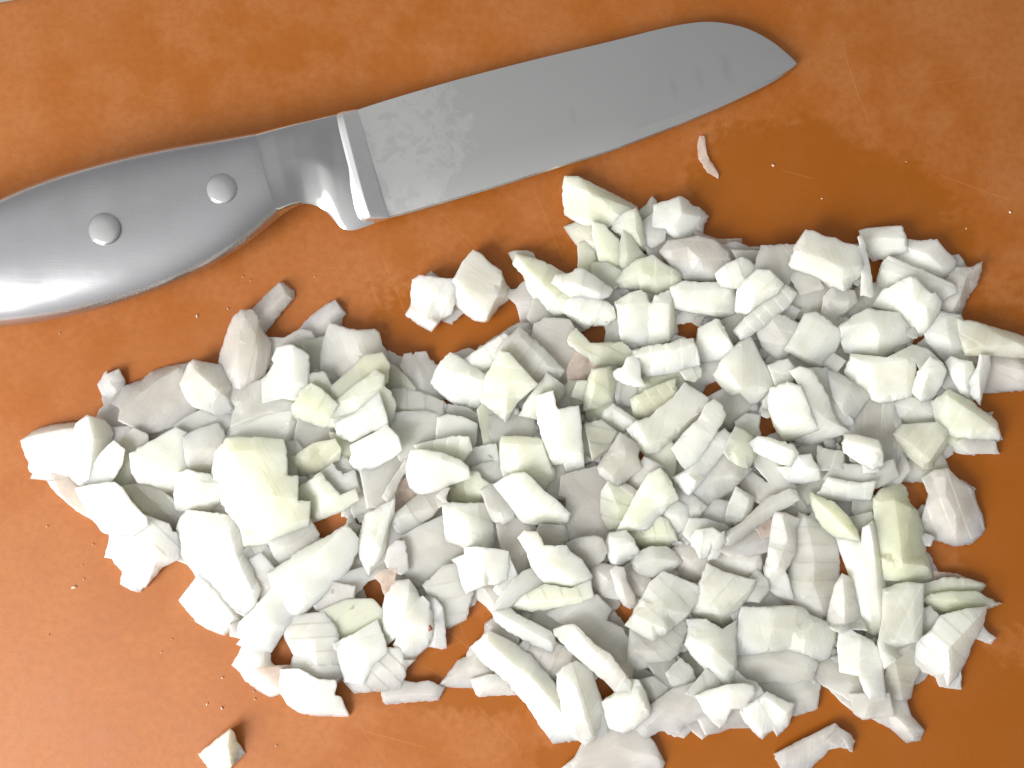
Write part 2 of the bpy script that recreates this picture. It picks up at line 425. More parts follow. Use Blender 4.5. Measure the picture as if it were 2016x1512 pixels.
def rivet(px, py, rpx, z):
    V, F = [], []; c = at(px, py, z); R = rpx * FRAME_W / PW * .965; n = 40
    prof = [(1.0, -.0025), (1.0, .0001), (.97, .0003), (.85, .0005), (.6, .00075), (.3, .0009)]
    for r, dz in prof:
        for k in range(n):
            a = 2 * math.pi * k / n
            V.append((c[0] + R * r * math.cos(a), c[1] + R * r * math.sin(a), z + dz))
    for i in range(len(prof) - 1):
        for k in range(n):
            F.append((i * n + k, i * n + (k + 1) % n, (i + 1) * n + (k + 1) % n, (i + 1) * n + k))
    F.append(tuple(range((len(prof) - 1) * n, len(prof) * n)))
    return add_mesh('rivet', V, F, M_POLISH, knife, sharp=45)
rivet(205, 450, 31, .0200)
rivet(436, 371, 30, .0173)

# ------------------------------------------------------------------ chopped onion
# Each line: order in the heap, tint, thickness in mm; outline x,y[,height share]; ridges; words.
TRACES = r"""
T 0 500
0 p 4; 765,1025,.5 835,920 850,940 940,903 988,1000,.5 915,1100,.4 910,1140,.3 835,1168,.2 805,1120,.3; 850,940 870,1030 915,1100; *stray pink chip = small pinkish onion chip lying alone on the board below the knife handle
0 p 3; 785,1220 945,1150 1010,1205 1120,1300 1115,1350 1045,1430 950,1437 860,1430 800,1340; 850,1400,.8 1000,1290,1.1 1110,1330,1; flat dull pink piece
0 p 4; 1160,1410 1220,1360 1480,1290 1600,1270 1720,1240 1500,1400 1330,1450 1185,1510; ; dim pinkish strip lying in shadow
0 p 3; 1470,1210 1560,1165 1720,1210 1650,1260 1500,1265; ; dim mottled flake
1 w 4; 1430,1385 1500,1340 1700,1245 1795,1320 1740,1355 1460,1420; ; grey stick
1 p 5; 945,1170,.4 1010,1090,.4 1110,995,.4 1180,930,.3 1245,905,.2 1330,880,.3 1490,850,.5 1530,900 1560,1020 1530,1155,.6 1470,1220,.4 1330,1300,.3 1180,1345,.3 1130,1350,.4 1070,1300,.6 985,1275,.8 1010,1205; 1010,1205 1120,1090,1.15 1260,980,1.2 1400,900,1.1 / 1130,1330,.7 1300,1180,1 1500,1050,1; *rounded pink wedge = large rounded pinkish white wedge with ragged lower edge, under the small tilted block
2 p 7; 1485,855,.6 1520,828,.7 1600,848,.5 1740,910,.4 1830,1040,.3 1795,1120,.2 1815,1255,.1 1700,1225,.2 1540,1160,.3 1500,1110,.4 1460,1020,.5; 1485,855,.8 1560,940,1.1 1700,1060,1.1 1800,1150,.5 / 1560,940,1.1 1480,1040,.7; *tilted pink block = small tilted pink-edged block resting on the rounded pink wedge
T 400 500
3 p 8; 290,440,.6 385,448,.7 415,500,.7 425,570,.7 480,630,.5 528,700,.4 520,800,.3 490,900,.3 450,990,.3 380,1060,.4 330,1110,.4 240,1070,.4 200,990,.4 140,910,.3 117,850,.3 130,780,.3 155,720,.4 200,570,.5 230,500,.5; 330,500,1 280,680,1.1 260,900,1 290,1050,.7 / 410,620,1 430,780,1.05 400,960,.8; *tall rounded piece = tall rounded translucent white piece at the upper left rim, left of the hooded block
0 p 5; 490,320,.4 600,220,.6 640,230,.4 720,280,.1 724,340,.1 640,440,.3 560,540,.3 470,585,.3 415,520,.5 380,440,.5; 600,220,.8 650,310,1 690,355,.6 / 650,310,1 560,410,1.1 440,520,1; *upper stick = pinkish onion stick poking out above the tall rounded piece, below the handle
0 p 4; 740,600,.5 860,475,.5 960,400,.6 1040,358,.6 1130,475,.3 1100,510,.3 1040,580,.2 970,640,.2 905,705,.2 850,710,.4 800,645,.6; 820,650,1 950,530,1.1 1070,420,1; *short stick = short pinkish stick standing clear between the tall rounded piece and the grooved block
1 w 4; 530,680 640,657 760,632 800,648 840,720 880,860 860,1000 700,1000 560,850; ; pale grey slab mostly covered
1 y 4; 845,710 935,705 955,770 980,865 945,940 1010,1020 900,1060 840,900; 850,720,.8 900,900,1 960,1000,.8; pale upright slip
1 w 7; 1045,590,.7 1130,582,.8 1240,595,.8 1350,588,.8 1390,620,.7 1415,720,.5 1455,780,.4 1475,850,.3 1400,930,.4 1190,925,.4 1050,942,.4 975,930,.3 990,820,.4 1010,700,.5; 1130,582,.9 1105,760,.8 1080,930,.6 / 1240,595,1 1215,760,1 1200,920,.7 / 1245,595,1.12 1225,760,1.1 1210,920,.8; *grooved block = pale grey block with two straight grooves, just left of the stepped green chunk's top
0 p 4; 1460,755 1530,800 1590,870 1640,930 1650,970 1590,1030 1530,960 1440,880; ; thin grey pink strip on the board
1 p 4; 1580,785 1640,775 1655,800 1670,770 1755,765 1790,830,.6 1830,930,.5 1840,1000,.4 1885,1092,.3 1750,1140,.3 1710,1090,.5 1670,980,.7 1650,920 1610,850; 1655,800 1700,930 1760,1110,.8; *notched strip = grey pink strip with a notch in its top edge, lying on the board
1 g 3; 1420,890 1460,930 1530,990 1610,1075 1560,1125 1490,1060 1420,1000; 1460,960 1560,1080; pale green sliver
0 w 3; 1600,1065 1700,1110 1790,1190 1700,1160 1560,1120; ; thin grey sliver
1 w 6; 1470,1110,.7 1560,1115,.7 1700,1155,.7 1895,1240,.6 1890,1310,.2 1700,1295,.2 1480,1260,.2; 1470,1190 1700,1235 1890,1280; *long pale bar = long pale bar with a dark slit of shadow beneath it, beside the stepped chunk
T 0 780
1 p 7; 155,350,.3 270,270,.3 400,225,.3 530,210,.3 650,200,.3 760,300,.6 700,480,.6 552,565,.3 380,600,.2 235,650,.05 255,610,.2 220,565,.2 225,520,.2 195,470,.3 180,420,.3; 160,352,.7 300,300,1 500,260,1.05 690,250,1 / 300,300,1 330,420,.9 620,400,.95; *end wedge = broad pink-white wedge forming the far left tip of the onion pile
2 w 9; 685,145,.8 640,230,.6 575,440,.4 552,570,.2 600,625,.1 650,672,.1 710,662,.1 735,635,.1 800,480,.1 855,290,.2 800,225,.4; 685,145,1 735,330,1.05 700,660,.5; *peaked wedge = sharply peaked white wedge leaning on the broad wedge at the left tip
0 p 4; 375,680,.6 390,665 460,650 520,740 640,830 700,890 740,985,.6 600,905,.4 480,800,.4 400,720,.5; 385,675 480,740 600,850 720,950; *curved white strip = narrow curved white strip on the board at the lower left edge of the pile
0 p 1.6; 460,650 590,622 660,715 720,830 700,900 600,830 520,740; 560,640,1.3 620,760,1.2; translucent pink membrane
2 w 6; 915,388 940,420 920,520,.8 870,610,.8 800,710,.8 720,720,.2 730,650,.2 760,570,.3 830,470,.5; ; *white fin = curved bright white fin standing left of the big white block
1 c 5; 940,420 1020,360 1085,305 1100,320 1115,430 1062,490 1090,600 1125,655 1030,735 900,720 800,710 850,600 910,510; 940,430 1040,420 1062,490; greyish cream fin
0 p 3; 820,320 1090,300 1010,370 900,410 800,480; ; dull pink scrap in shadow
2 w 9; 1055,480 1230,385 1400,285 1430,300,.9 1455,400,.8 1475,520,.8 1500,600,.7 1400,650,.5 1385,760,.1 1370,835,.05 1230,780,.1 1190,700,.3 1110,650,.6 1080,590,.8; 1110,650 1250,650,.95 1400,620,.9; *big white block = big bright white block with a straight lower face, left of the largest chunk
3 w 8; 1450,320,.9 1580,265,.9 1715,228,.9 1745,270,.8 1770,345,.7 1780,500,.6 1690,640,.3 1550,620,.3 1490,600,.6 1465,500,.8; 1460,420 1600,420 1760,400 / 1500,545,.9 1680,530,.9; *soft grey block = pale grey-topped block wedged between the big white block and the largest chunk
3 w 9; 1410,605 1480,592 1560,620 1660,638,.9 1735,690,.7 1745,820,.3 1690,860,.1 1660,910,.05 1430,918,.05 1395,890,.2 1385,770,.6; 1560,620,1.05 1575,740,1.05 1640,800,.7 1740,820,.4 / 1575,740,1.05 1500,850,.4 1430,918,.05; *little cube = small bright cube below the pale grey-topped block
3 w 8; 605,735 720,712 900,693 955,735 1030,850 1140,965 1150,1010,.7 1060,1085,.5 895,1092,.3 800,1068,.3 740,990,.4 690,890,.5 650,810,.7; 900,693,1.1 1000,880,1.1 1060,1060,.7; *blazing block = blown-out white block at the left end above the torn pink-tailed piece
2 c 6; 955,735 1100,730,.8 1230,770,.6 1330,840,.4 1440,955,.2 1405,1085,.1 1310,1085,.1 1140,1090,.6 1030,850; 960,740,1.1 1100,850,1 1250,1060,.4; shaded cream slope
2 p 6; 880,1090,.8 1150,980,1 1310,1045,.6 1320,1090,.5 1350,1100,.5 1385,1170,.3 1375,1260,.2 1280,1350,.2 1190,1460,.1 1110,1545,.05 1030,1530,.2 945,1480,.3 960,1380,.6 900,1320,.5 880,1280,.6 820,1270,.6 850,1165,.8; 1190,1090,1.1 1240,1270,1.15 1170,1470,.5 / 1240,1270,1.15 1040,1370,.9 960,1380,.7; *pink tailed piece = torn white piece with a pink lower tail at the left edge of the pile
T 300 640
4 w 7; 860,430 1000,560 1115,590 1105,660 900,690 760,740 610,800,.6 630,720,.6 655,640,.6 600,570,.5 640,510,.6 730,480,.8; 660,600,.8 900,600,1 1110,620,1.1; wide pale grey slab
3 w 6; 585,870 610,800 760,740 900,690 1105,640 1120,760,.5 1110,870,.3 1150,900,.2 1110,925,.1 1050,945,.3 900,960 700,940; 1105,640 1080,780,.9 1050,930,.8; *ridge edged slab = broad white slab with a ragged right edge, directly above the largest chunk
5 w 7; 945,265,.5 985,180,.7 1040,165,.8 1100,158 1225,235,.7 1232,330,.6 1228,480,.4 1125,590,.3 1020,570,.6 870,612,.6 860,430,.6 905,400,.6 965,300,.6; 1100,158,1.1 1110,330,1.15 1112,450,1.05 1030,560,.7 / 1112,450,1.05 1225,470,.6; *hooded block = tall bright hood-shaped block standing right of the tall rounded piece
2 y 5; 1230,420 1320,400 1400,520 1450,625 1330,540 1240,490; ; dim pale wedge
1 y 3; 1330,390 1390,430 1445,590 1430,610 1350,480; ; narrow grey green edge
3 g 8; 1250,470,.9 1330,520,.9 1452,630,.7 1405,720,.5 1420,790,.2 1310,782,.1 1200,760,.1 1120,720,.2 1110,650,.6 1180,520,.8; 1115,650 1200,670,1 1310,690,.9 1410,715,.6 ; *lime block = pale lime-tinted block left of the stepped green chunk
1 w 4; 1190,790 1310,780 1420,795 1450,830 1500,920 1300,950 1160,910; 1300,800 1400,860; dim grey slab
0 w 4; 1110,730 1200,770 1160,870 1100,860; ; dark gap-filling scrap
2 g 5; 1440,620,.4 1440,510,.5 1600,370,.6 1700,275,.7 1800,258,.7 1825,310,.8 1820,420,1 1600,560 1440,640; ; *green back slice = grey-green back slice of the stepped chunk, highest of its layers toward the knife
3 y 6; 1408,720,.5 1440,620,.5 1600,490,.7 1770,368,.8 1815,400,.9 1812,490,.9 1870,540,.7 1903,630,.5 1893,740,.3 1840,780,.5 1650,690 1430,790; 1600,560,1 1810,470,1.1; *middle stepped slice = pale green middle slice of the stepped chunk with a ragged right edge
4 w 6; 1430,770,.8 1600,690 1700,600 1790,530 1800,590 1835,690,.9 1858,790,.8 1700,850,.4 1580,912,.2 1510,895,.2 1460,870,.3 1450,820,.6; 1440,800 1640,720,1.1 1800,620,1.1; *bright front slice = bright white front slice of the stepped green chunk
2 w 6; 1540,910 1860,790 1890,740 1930,850 1950,950 1850,900; ; pale slab under the stepped slices
3 w 8; 1570,960 1720,880 1850,800 1925,890 1950,975,.6 1870,1040,.3 1760,1100,.2 1665,1165,.1 1610,1120,.3 1570,1080,.5 1590,1010,.8; 1600,1010 1720,990 1935,900; *striated block = white block with striated lower face just under the stepped green chunk
4 g 7; 1105,1040,.9 1200,980 1270,935 1440,900 1480,970,.8 1475,1055,.5 1380,1120,.3 1240,1190,.2 1150,1215,.2 1130,1150,.4; 1203,980 1225,1060 1240,1190,.4; *lime cube = small block with grey left face and lime right face, right of the largest chunk
2 g 3; 1430,850 1500,900 1590,1000 1580,1060 1560,1110 1480,960; 1440,860 1580,1040; thin yellow green sliver
2 w 3; 1400,1125 1490,1060 1562,1108 1490,1222 1430,1180; ; flat grey scrap
2 w 4; 1330,1170 1400,1130 1490,1220 1570,1170 1595,1290 1480,1350; ; dim grey scrap
3 w 4; 1050,930 1130,920 1180,975 1110,1030 1130,1190 1060,1190; ; shaded pale face
1 w 5; 1550,1130 1700,1170 1760,1350 1745,1430 1630,1472 1590,1300; ; grey shaded slab
1 w 5; 1700,1180 1880,1020 1985,1050 1980,1150 1870,1290 1830,1380 1750,1410; 1850,1050 1800,1380; *grey slab = large plain grey slab in the gap right of the lime cube
4 p 4; 1985,1070 2016,1050 2020,1120 1955,1200 1890,1380,.6 1850,1392,.5 1815,1355,.6 1860,1260 1940,1150; 2000,1080 1900,1260 1850,1370; *curled shred = thin curled pinkish shred left of the blown white shell
4 y 7; 1145,1285,.8 1320,1165 1400,1255 1480,1345 1600,1295,.9 1628,1370,.6 1500,1460,.4 1250,1560,.3 1235,1390,.5 1150,1390,.7; 1250,1215,1.1 1420,1380,1.1 1500,1440,.6; *pale green ramp = pale block with a faint green streak sloping down from the lime cube
4 y 13; 590,890,.7 700,885,.75 850,888,.8 1030,905,.7 1055,1000,.8 1060,1185,.7 1145,1190,.7 1142,1385,.7 1240,1392,.6 1236,1480,.4 1232,1570,.2 1090,1670,.1 940,1732,.1 720,1762,.1 690,1600,.3 600,1480,.4 545,1380,.5 530,1230,.5 480,1210,.4 470,1170,.4 500,1000,.6 540,950,.6; 600,1000,.95 800,985,1 1050,1010,.85 / 700,1150,1.02 850,1170,1.02 1060,1185,.85 / 760,1330,.95 950,1340,.95 1142,1370,.85 / 715,1700,.5 940,1650,.6 1095,1560,.6 1232,1530,.4; *largest chunk = largest blown-out white onion chunk with pale green steps on its right side
T 300 960
2 w 8; 500,130,.3 540,80,.6 640,150,.8 720,300,.8 712,440,.4 680,340,.3 660,270,.3 520,220,.1; ; shaded side piece
3 p 7; 203,320,.4 230,250,.6 270,200,.7 400,205,.9 560,225,.9 660,265,.8 690,350,.6 710,440,.5 720,540,.5 770,620,.4 790,710,.4 838,800,.3 800,920,.3 730,1005,.1 660,960,.2 560,860,.3 500,790,.3 380,730,.3 300,640,.3 240,520,.3 230,450,.3; 260,330,.9 400,290,1 600,330,1 660,540,1 740,720,.8 780,800,.6 / 260,330,.9 360,600,.7 600,820,.6; *teardrop slab = big bright white teardrop-shaped slab near the lower left of the pile
1 p 4; 180,540 200,460 240,530 290,630 230,590; ; tiny pink corner
1 p 8; 205,885,.5 390,740 480,800,.8 560,900,.6 685,1025,.2 570,1168,.1 540,1160,.2 420,1110,.2 360,1070,.2 290,990,.3; 400,740,1.05 520,870,1.05 640,1020,1 550,1150,.5; *oblong block = bright oblong block with pink ends on the board below the teardrop slab
1 w 6; 780,500 830,450 930,425 970,480 1015,570,.8 930,640,.6 905,672,.4 850,590,.6; 930,430 940,620,.9; grey pillow-shaped chunk
2 w 6; 940,430 1090,360 1240,285 1320,370 1220,470,.7 1140,545,.4 1020,580,.3 970,480,.5; 970,480 1100,450,1.1 1220,400; *glistening chunk = wet glistening grey chunk tucked under the largest chunk
0 w 5; 715,465 820,450 780,520 760,575 730,560; ; dim sliver
1 p 5; 770,610 830,575 900,660 945,780 830,895 820,800 790,720; 830,575 880,840; pinkish grey plate
3 y 4; 1555,240 1585,260 1625,385 1615,450 1530,300; ; narrow grey green edge
4 w 10; 1530,290,.6 1620,400,.4 1615,480,.3 1540,660,.2 1470,750,.2 1290,905,.15 1130,1045,.1 1060,1100,.1 1010,1170,.1 940,1300,.05 800,1280,.1 660,1235,.2 700,1195,.3 665,1150,.3 690,1060,.4 800,960,.5 830,915,.6 945,785,.6 905,680,.4 1040,590,.4 1200,480,.4 1400,370,.5; 830,915,.8 945,785,.95 1130,640,1 1330,490,1 1530,295,.8 / 850,930,.8 900,1060,.6 1050,1100,.3 / 1130,640,1 1200,860,.7; *longest strip = longest bright white strip running diagonally through the lower left of the pile
4 w 8; 1680,210,.6 1760,170,.8 1910,90 1900,200,.8 1860,300,.6 1840,480,.4 1790,580,.3 1700,700,.1 1640,560,.3 1615,450,.4; 1745,180 1700,400 1660,590,.5 / 1900,120 1800,480,.8 1705,690,.2; *tall shard = tall pointed pale shard standing right of the longest strip
1 w 4; 1540,650 1620,490 1700,700 1640,740 1460,790; ; shaded grey plate
1 w 4; 1480,750 1680,690 1850,570 1830,640 1700,740 1550,818 1450,778; ; long dim grey strip
2 w 4; 1840,470 1890,290 2020,370 2010,400 1990,430 1860,530 1750,650; ; dull grey plate
3 p 4; 1870,490 1925,430 1970,425 1990,560 2000,650,.7 1960,670 1870,630 1845,570; 1900,470 1940,660; *shiny flap = shiny pinkish flap with ragged left edge beside the tall shard's point
3 p 2.5; 1760,700 1830,660 1910,640 1880,820 1845,850 1800,765; ; curled pink skin
1 p 5; 1280,910 1440,800 1545,820 1530,910 1440,955 1350,940; 1330,880 1500,860; small rounded grey chip
0 p 4; 1125,1050 1280,915 1365,950 1350,1030; ; dim pink slab
0 p 3; 1540,830 1610,800 1640,860 1520,930; ; pink scrap
2 g 6; 1345,1010,.8 1540,920 1720,870 1745,880 1770,970 1795,1055,.8 1630,1130,.6 1440,1212,.5 1400,1110,.6 1380,1050,.7; ; *lime rectangle = flat lime-green rectangle at the lower middle-left of the pile
2 p 7; 1060,1100,.7 1120,1045,.8 1350,1022,.9 1390,1090,.8 1440,1220,.6 1460,1340,.4 1482,1450,.2 1400,1520,.3 1250,1500,.5 1100,1440,.4 1110,1320,.4 1085,1180,.5; 1070,1200,.8 1250,1190,1 1420,1200,.8 / 1110,1400,.7 1300,1390,.9 1470,1400,.4; *fringed block = broad pale block with a frayed lower edge, below the longest strip
T 380 1134
3 w 7; 1120,535 1170,520 1290,460 1450,360 1480,460,.9 1520,600,.8 1420,680,.7 1330,840,.4 1190,840,.2 1165,700,.4 1140,620,.6; 1290,460,1.05 1340,570,1.1 1370,720,.8 / 1150,560,.8 1200,830,.6; *ivory block = pale ivory block with a thin lit left edge just below the lime rectangle
2 w 6; 1220,840,.3 1330,760,.8 1400,720 1520,600 1620,600 1640,700 1755,660,.6 1690,720,.5 1680,780,.4 1620,855,.2 1270,928,.1; 1400,745,1 1640,720,.9 / 1330,760 1480,780,.8 1660,780,.5; *wide grey plate = wide grey plate spreading below the pale ivory block
1 p 7; 300,700,.2 345,630,.5 420,575,.7 560,600,.8 620,680,.6 650,710,.6 710,760,.6 725,890,.2 600,955,.1 500,900,.1 410,830,.2 370,760,.2; 345,640,.8 500,680,1.05 640,790,.9 / 560,610,.9 560,700,1 / 640,790,.9 600,950,.3; *bright lower lump = bright pink-tinged lump at the pile's lower left corner
1 p 2; 540,690 650,705 720,700 850,770 1000,790 1110,800 1135,780 1105,850 900,870 740,860; 650,720,1.3 900,800,1.4 1090,830,1.2; crumpled wet pink membrane
2 w 7; 725,760,.7 820,772 960,850 1105,865,.9 1120,940,.7 1170,955,.6 1200,1030,.5 1230,1090,.3 1225,1110,.2 980,1105,.1 830,1075,.2 740,1015,.3 725,900,.5; 735,1000,.6 980,1060,.7 1215,1070,.5; *stark white slab = stark white slab at the bottom left edge of the pile, below the frayed block
0 c 9; 40,1400,.3 290,1200,.7 330,1240,.5 345,1300,.4 380,1340,.2 415,1395,.05 330,1480,.05 290,1530,.05 130,1530,.05; 290,1200,1 270,1330,1 300,1500,.5; *lone cube = lone ivory onion cube on the board near the bottom edge, casting a long shadow
0 p 4; 1490,985,.3 1510,940,.5 1680,890,.9 1760,840 1850,820 1880,910,.7 1925,920,.5 1935,980,.3 1700,995,.3 1520,1015,.2; 1510,960,.8 1720,930,1.1 1880,930,.8; *stray pink triangle = translucent pink triangular sliver lying apart on the board below the pile's middle
4 w 10; 1520,150,.6 1560,100,.7 1600,40,.6 1700,30,.6 1755,110,.5 1780,170,.6 1805,160,.7 1860,215,.6 1855,260,.6 1890,290,.4 1880,370,.4 1890,420,.3 1850,560,.1 1780,620,.1 1750,660,.05 1650,660,.1 1620,610,.2 1580,540,.3 1600,490,.4 1530,550,.1 1500,460,.1 1478,360,.2 1500,230,.5; 1560,160,.9 1560,280,1 1530,430,.5 / 1700,130,.9 1660,350,1.05 1650,640,.4 / 1660,350,1.05 1860,400,.6; *rounded lobe = big rounded white lobe with a tiny brown spot at its right edge
3 p 5; 1780,170,.7 1850,170,.8 1900,190 1950,250 1970,420,.7 1998,570,.3 1960,580,.3 1870,555,.3 1880,300; 1900,200 1920,400 1900,560,.5; *spotted side strip = pale strip with pink lower end along the right side of the rounded white lobe
1 w 4; 1770,150 1840,110 1900,190 1850,230; ; small grey corner
T 700 720
2 w 5; 300,400 400,405 560,400 640,420 680,425 660,600 470,650 440,720 380,720 350,640 320,520; 560,400 490,560 470,650; *ribbed plate = wide pale plate with faint ribs lying in the middle hollow of the pile
2 w 5; 685,420 720,425 840,450 918,475 905,600 890,660 660,600; 760,440 740,590; pale square plate
1 w 4; 720,410 745,370 840,390 980,450 1022,520 985,530 920,505 800,450; 740,395 1000,505; slim grey sliver
0 p 4; 820,370 980,340 1010,330 1010,470 900,410; ; dim pinkish scrap
2 g 4; 1000,340 1020,310 1075,345 1085,480 1110,570 1135,640 1130,710 1090,700 1050,600; 1040,340 1070,500 1110,690; *green edge sliver = upright narrow green-edged sliver left of the tall curved slab
1 w 3; 905,600 1030,565 1080,650 940,695; ; flat grey chip
2 w 6; 830,745,.8 960,680 1080,650 1112,775,.6 1000,810,.4 890,840,.4; ; *small pale bar = small pale bar just right of the blown white shell
2 w 4; 915,840 1000,810 1112,780 1160,830 1150,870 1060,920 1030,930 970,910; ; dull curved flake
1 w 4; 1100,710 1140,710 1150,830 1115,780; ; tiny shaded chip
3 y 6; 470,640,.8 570,615 770,570 885,575 905,655,.7 840,745,.5 700,700 500,680; 885,580 860,720,.8; *capped strip = white strip lying across the top of the blown white shell
5 w 10; 425,700,.7 440,670,.8 500,660,.9 680,690,.95 830,750,.8 885,800,.6 903,880,.4 850,900,.4 730,940,.4 690,990,.2 560,1030,.2 500,1020,.05 430,960,.1 405,870,.3 410,770,.5; 470,760,1 680,740,1.08 890,820,.7 / 500,1000,.3 430,880,.5 / 470,760,1 560,900,.8; *white shell = blown-out rounded white shell in the middle left of the pile
3 g 6; 700,990,.4 790,925,.6 890,850,.9 960,850 980,900 1050,940 1000,990 1010,1080,.2 900,1085,.3 740,1080,.3 700,1040,.4; 800,930,1 900,1000,.8 1000,1065,.4; *lime hollow = yellow-green fleshy piece below the blown white shell
3 w 6; 500,1030,.8 560,1030 640,990 720,960 700,1070 640,1110,.7 600,1170,.4 500,1240,.2 370,1320,.1 310,1280,.2 295,1190,.4 350,1150,.7 400,1110,.8; 320,1210,.8 450,1150,1 600,1120,1; *grey log = stout grey log-shaped piece lying below the blown white shell
4 w 5; 640,1020 690,980 740,960 700,1040 740,1085 690,1075; ; small pale chip
2 y 4; 565,1250 600,1190 640,1120 690,1100 690,1160 610,1240 580,1270; 590,1240 680,1110; narrow pale green splint
1 p 3; 300,1150 310,1060 390,960 430,930 440,960 360,1060; ; pink membrane behind the curl
1 w 5; 240,1480 290,1200 310,1290 400,1320 415,1335 380,1370 260,1440; ; grey shaded plate
2 w 6; 700,1210 520,1300 390,1370,.7 400,1480,.5 390,1600,.4 480,1720,.2 530,1740,.2 620,1690,.3 850,1480,.4 860,1440,.5 790,1390; 560,1290,1.1 650,1400,1 790,1500,.6 / 480,1330,1 480,1600,.6; *big grey slab = big translucent grey slab below the stout grey log
4 w 9; 690,1100 760,1080 880,1090 960,1085 1030,1085,.8 1060,1180,.6 1090,1300,.4 1098,1440,.1 1010,1440,.3 980,1430,.4 860,1430,.3 710,1380,.4 700,1240,.7; 880,1090,1.05 890,1250,1.05 910,1420,.7 / 960,1085 980,1260,.9 1010,1440,.5; *three-faced block = bright block showing three vertical faces, white to grey, below the lime hollow
3 w 6; 1000,980 1060,940 1110,950 1150,1020 1250,1160,.8 1240,1190,.7 1150,1250,.5 1090,1210,.4 1050,1120; 1070,960,1.1 1150,1180,1; *leaning grey bar = leaning grey bar left of the white boomerang's upper end
2 p 5; 1150,1250 1240,1190 1260,1230 1280,1200 1360,1290 1300,1360 1340,1440 1340,1510,.6 1340,1700,.4 1260,1800,.3 1240,1700 1200,1500; 1260,1240 1260,1500 1270,1780,.5; long grey pink strip
1 w 4; 1080,1250 1150,1250 1200,1480 1240,1780 1180,1600 1100,1440; ; shaded narrow face
5 w 11; 1090,935,.6 1180,880,.8 1250,850,.9 1330,845 1380,880 1480,990 1580,1060,.9 1690,1170,.6 1665,1260,.2 1500,1255,.1 1320,1240,.1 1260,1170,.3 1150,1030,.4; 1250,860 1340,1000,1.1 1480,1120,1 1680,1180,.7; *white boomerang = stark white elongated slab lying below the tall curved slab
4 y 9; 1135,600,.6 1155,560,.8 1280,560,.9 1480,580,.8 1520,740,.7 1570,840,.6 1565,930,.5 1530,1020,.4 1380,870,.7 1250,850,.5 1170,880,.4 1145,790,.5; 1150,610 1280,620,1.05 1470,620,1 / 1280,620,1.05 1290,840,.9 / 1470,620 1545,830,.9; *tall curved slab = tall ivory slab with curved sides in the centre of the pile
2 w 4; 1085,415 1170,410 1210,480 1250,400 1360,400 1430,560 1160,560 1130,600 1100,520; 1200,480 1180,560; shaded grey plate
4 c 6; 1285,395,.5 1340,290,.8 1440,150 1510,60 1560,100 1640,160,.7 1650,210,.5 1600,330,.4 1430,420,.4; 1520,80 1430,250,1.15 1370,400,.7; *cream ramp = long cream piece sloping down toward the square pale diamond
6 w 10; 1430,240,.6 1555,197 1580,330 1600,350 1755,318 1770,450,.9 1780,600,.8 1790,720,.6 1805,850,.1 1670,870,.1 1640,770,.3 1540,780,.1 1520,700,.2 1460,520,.5 1430,380,.6; 1530,690,.7 1630,670,.85 1785,700,.8 / 1600,350 1630,670,.85; *bright pillar = bright white upright pillar with notched top in the centre of the pile
3 g 4; 1585,290 1665,257 1705,320 1600,352; ; small green-white tip
3 w 6; 1785,520 1810,450 1880,530 1960,610 1950,660,.6 1870,745,.3 1800,690,.6; 1800,460,1 1870,600,1 1890,730,.6; *shiny-faced cube = small pale cube with a shiny slanted face right of the bright white pillar
2 w 5; 1530,780 1640,775 1670,870 1640,950 1650,1020 1540,1015 1570,900; ; grey facet
2 p 5; 1650,900 1800,860 1900,830 1960,900 1990,1000 1980,1150 2016,1250 1960,1380 1720,1350 1650,1260 1700,1160 1700,1020 1640,1010; 1800,870 1780,1000,1.1 1850,1180 1800,1340,.8; *mottled grey plate = large mottled grey plate in shadow right of the white boomerang
1 w 4; 1550,1060 1705,1020 1700,1170 1640,1130; ; pale corner
T 700 1000
5 w 9; 855,320,.8 960,310 1090,325 1200,345,.7 1205,450,.5 1195,560,.3 1130,600,.2 1040,600,.2 870,670,.1 840,610,.2 800,460,.4 760,410,.3 860,370,.6; 1020,325,1.1 1000,450,1.1 1010,600,.7; *crusted block = bright white block with a crusty wet left edge, below the three-faced block
3 w 4; 1130,600 1200,560 1215,380 1260,530 1200,640 1150,690 1100,640; ; pale drooping flap
2 w 6; 570,620 720,490 780,460 850,620 880,660,.9 875,880,.5 740,955,.2 690,930,.3 660,750,.6; 650,640 850,570 / 650,640 720,930,.6; *upright grey block = upright grey block under the crusted white block
1 p 5; 865,660 935,650 942,765,.6 890,790,.4 870,780; ; narrow pink side
6 w 10; 1280,235,.5 1330,185,.8 1430,195,.9 1480,300 1600,300 1660,300,.8 1690,350,.6 1780,410,.5 1860,540,.3 1850,570,.2 1720,630,.1 1570,610,.1 1490,600,.2 1420,540,.2 1395,480,.3 1360,380,.4 1350,340,.4; 1340,220,1 1420,330,1.05 1500,450,1.1 1700,560,.8 1840,550,.4; *white boot = stark white boot-shaped piece below the white boomerang
5 w 6; 1415,200 1450,130 1640,140 1690,230,.6 1660,310,.5 1600,310 1450,310; 1450,150 1480,310; *grey cap = grey wedge between the white boomerang and the boot-shaped piece
3 w 5; 1675,285 1740,260 1880,235 1930,250 1970,350,.6 1900,460,.4 1820,470,.3 1690,360; 1690,330 1900,300,1.1; small grey block
1 p 5; 1010,700,.3 1010,630,.6 1040,630,.7 1140,690 1130,720 1060,800 1030,780,.5; 1020,640,1 1080,740,1; *pink point = pink pointed corner poking out over bare board
4 w 5; 1060,810,.7 1130,710,.8 1250,560 1310,510 1390,480 1490,600 1300,690 1215,790,.7 1110,815,.6; 1100,800,.9 1300,600,1.15 1400,520; *pale ramp = pale pinkish strip leaning up to the boot-shaped piece
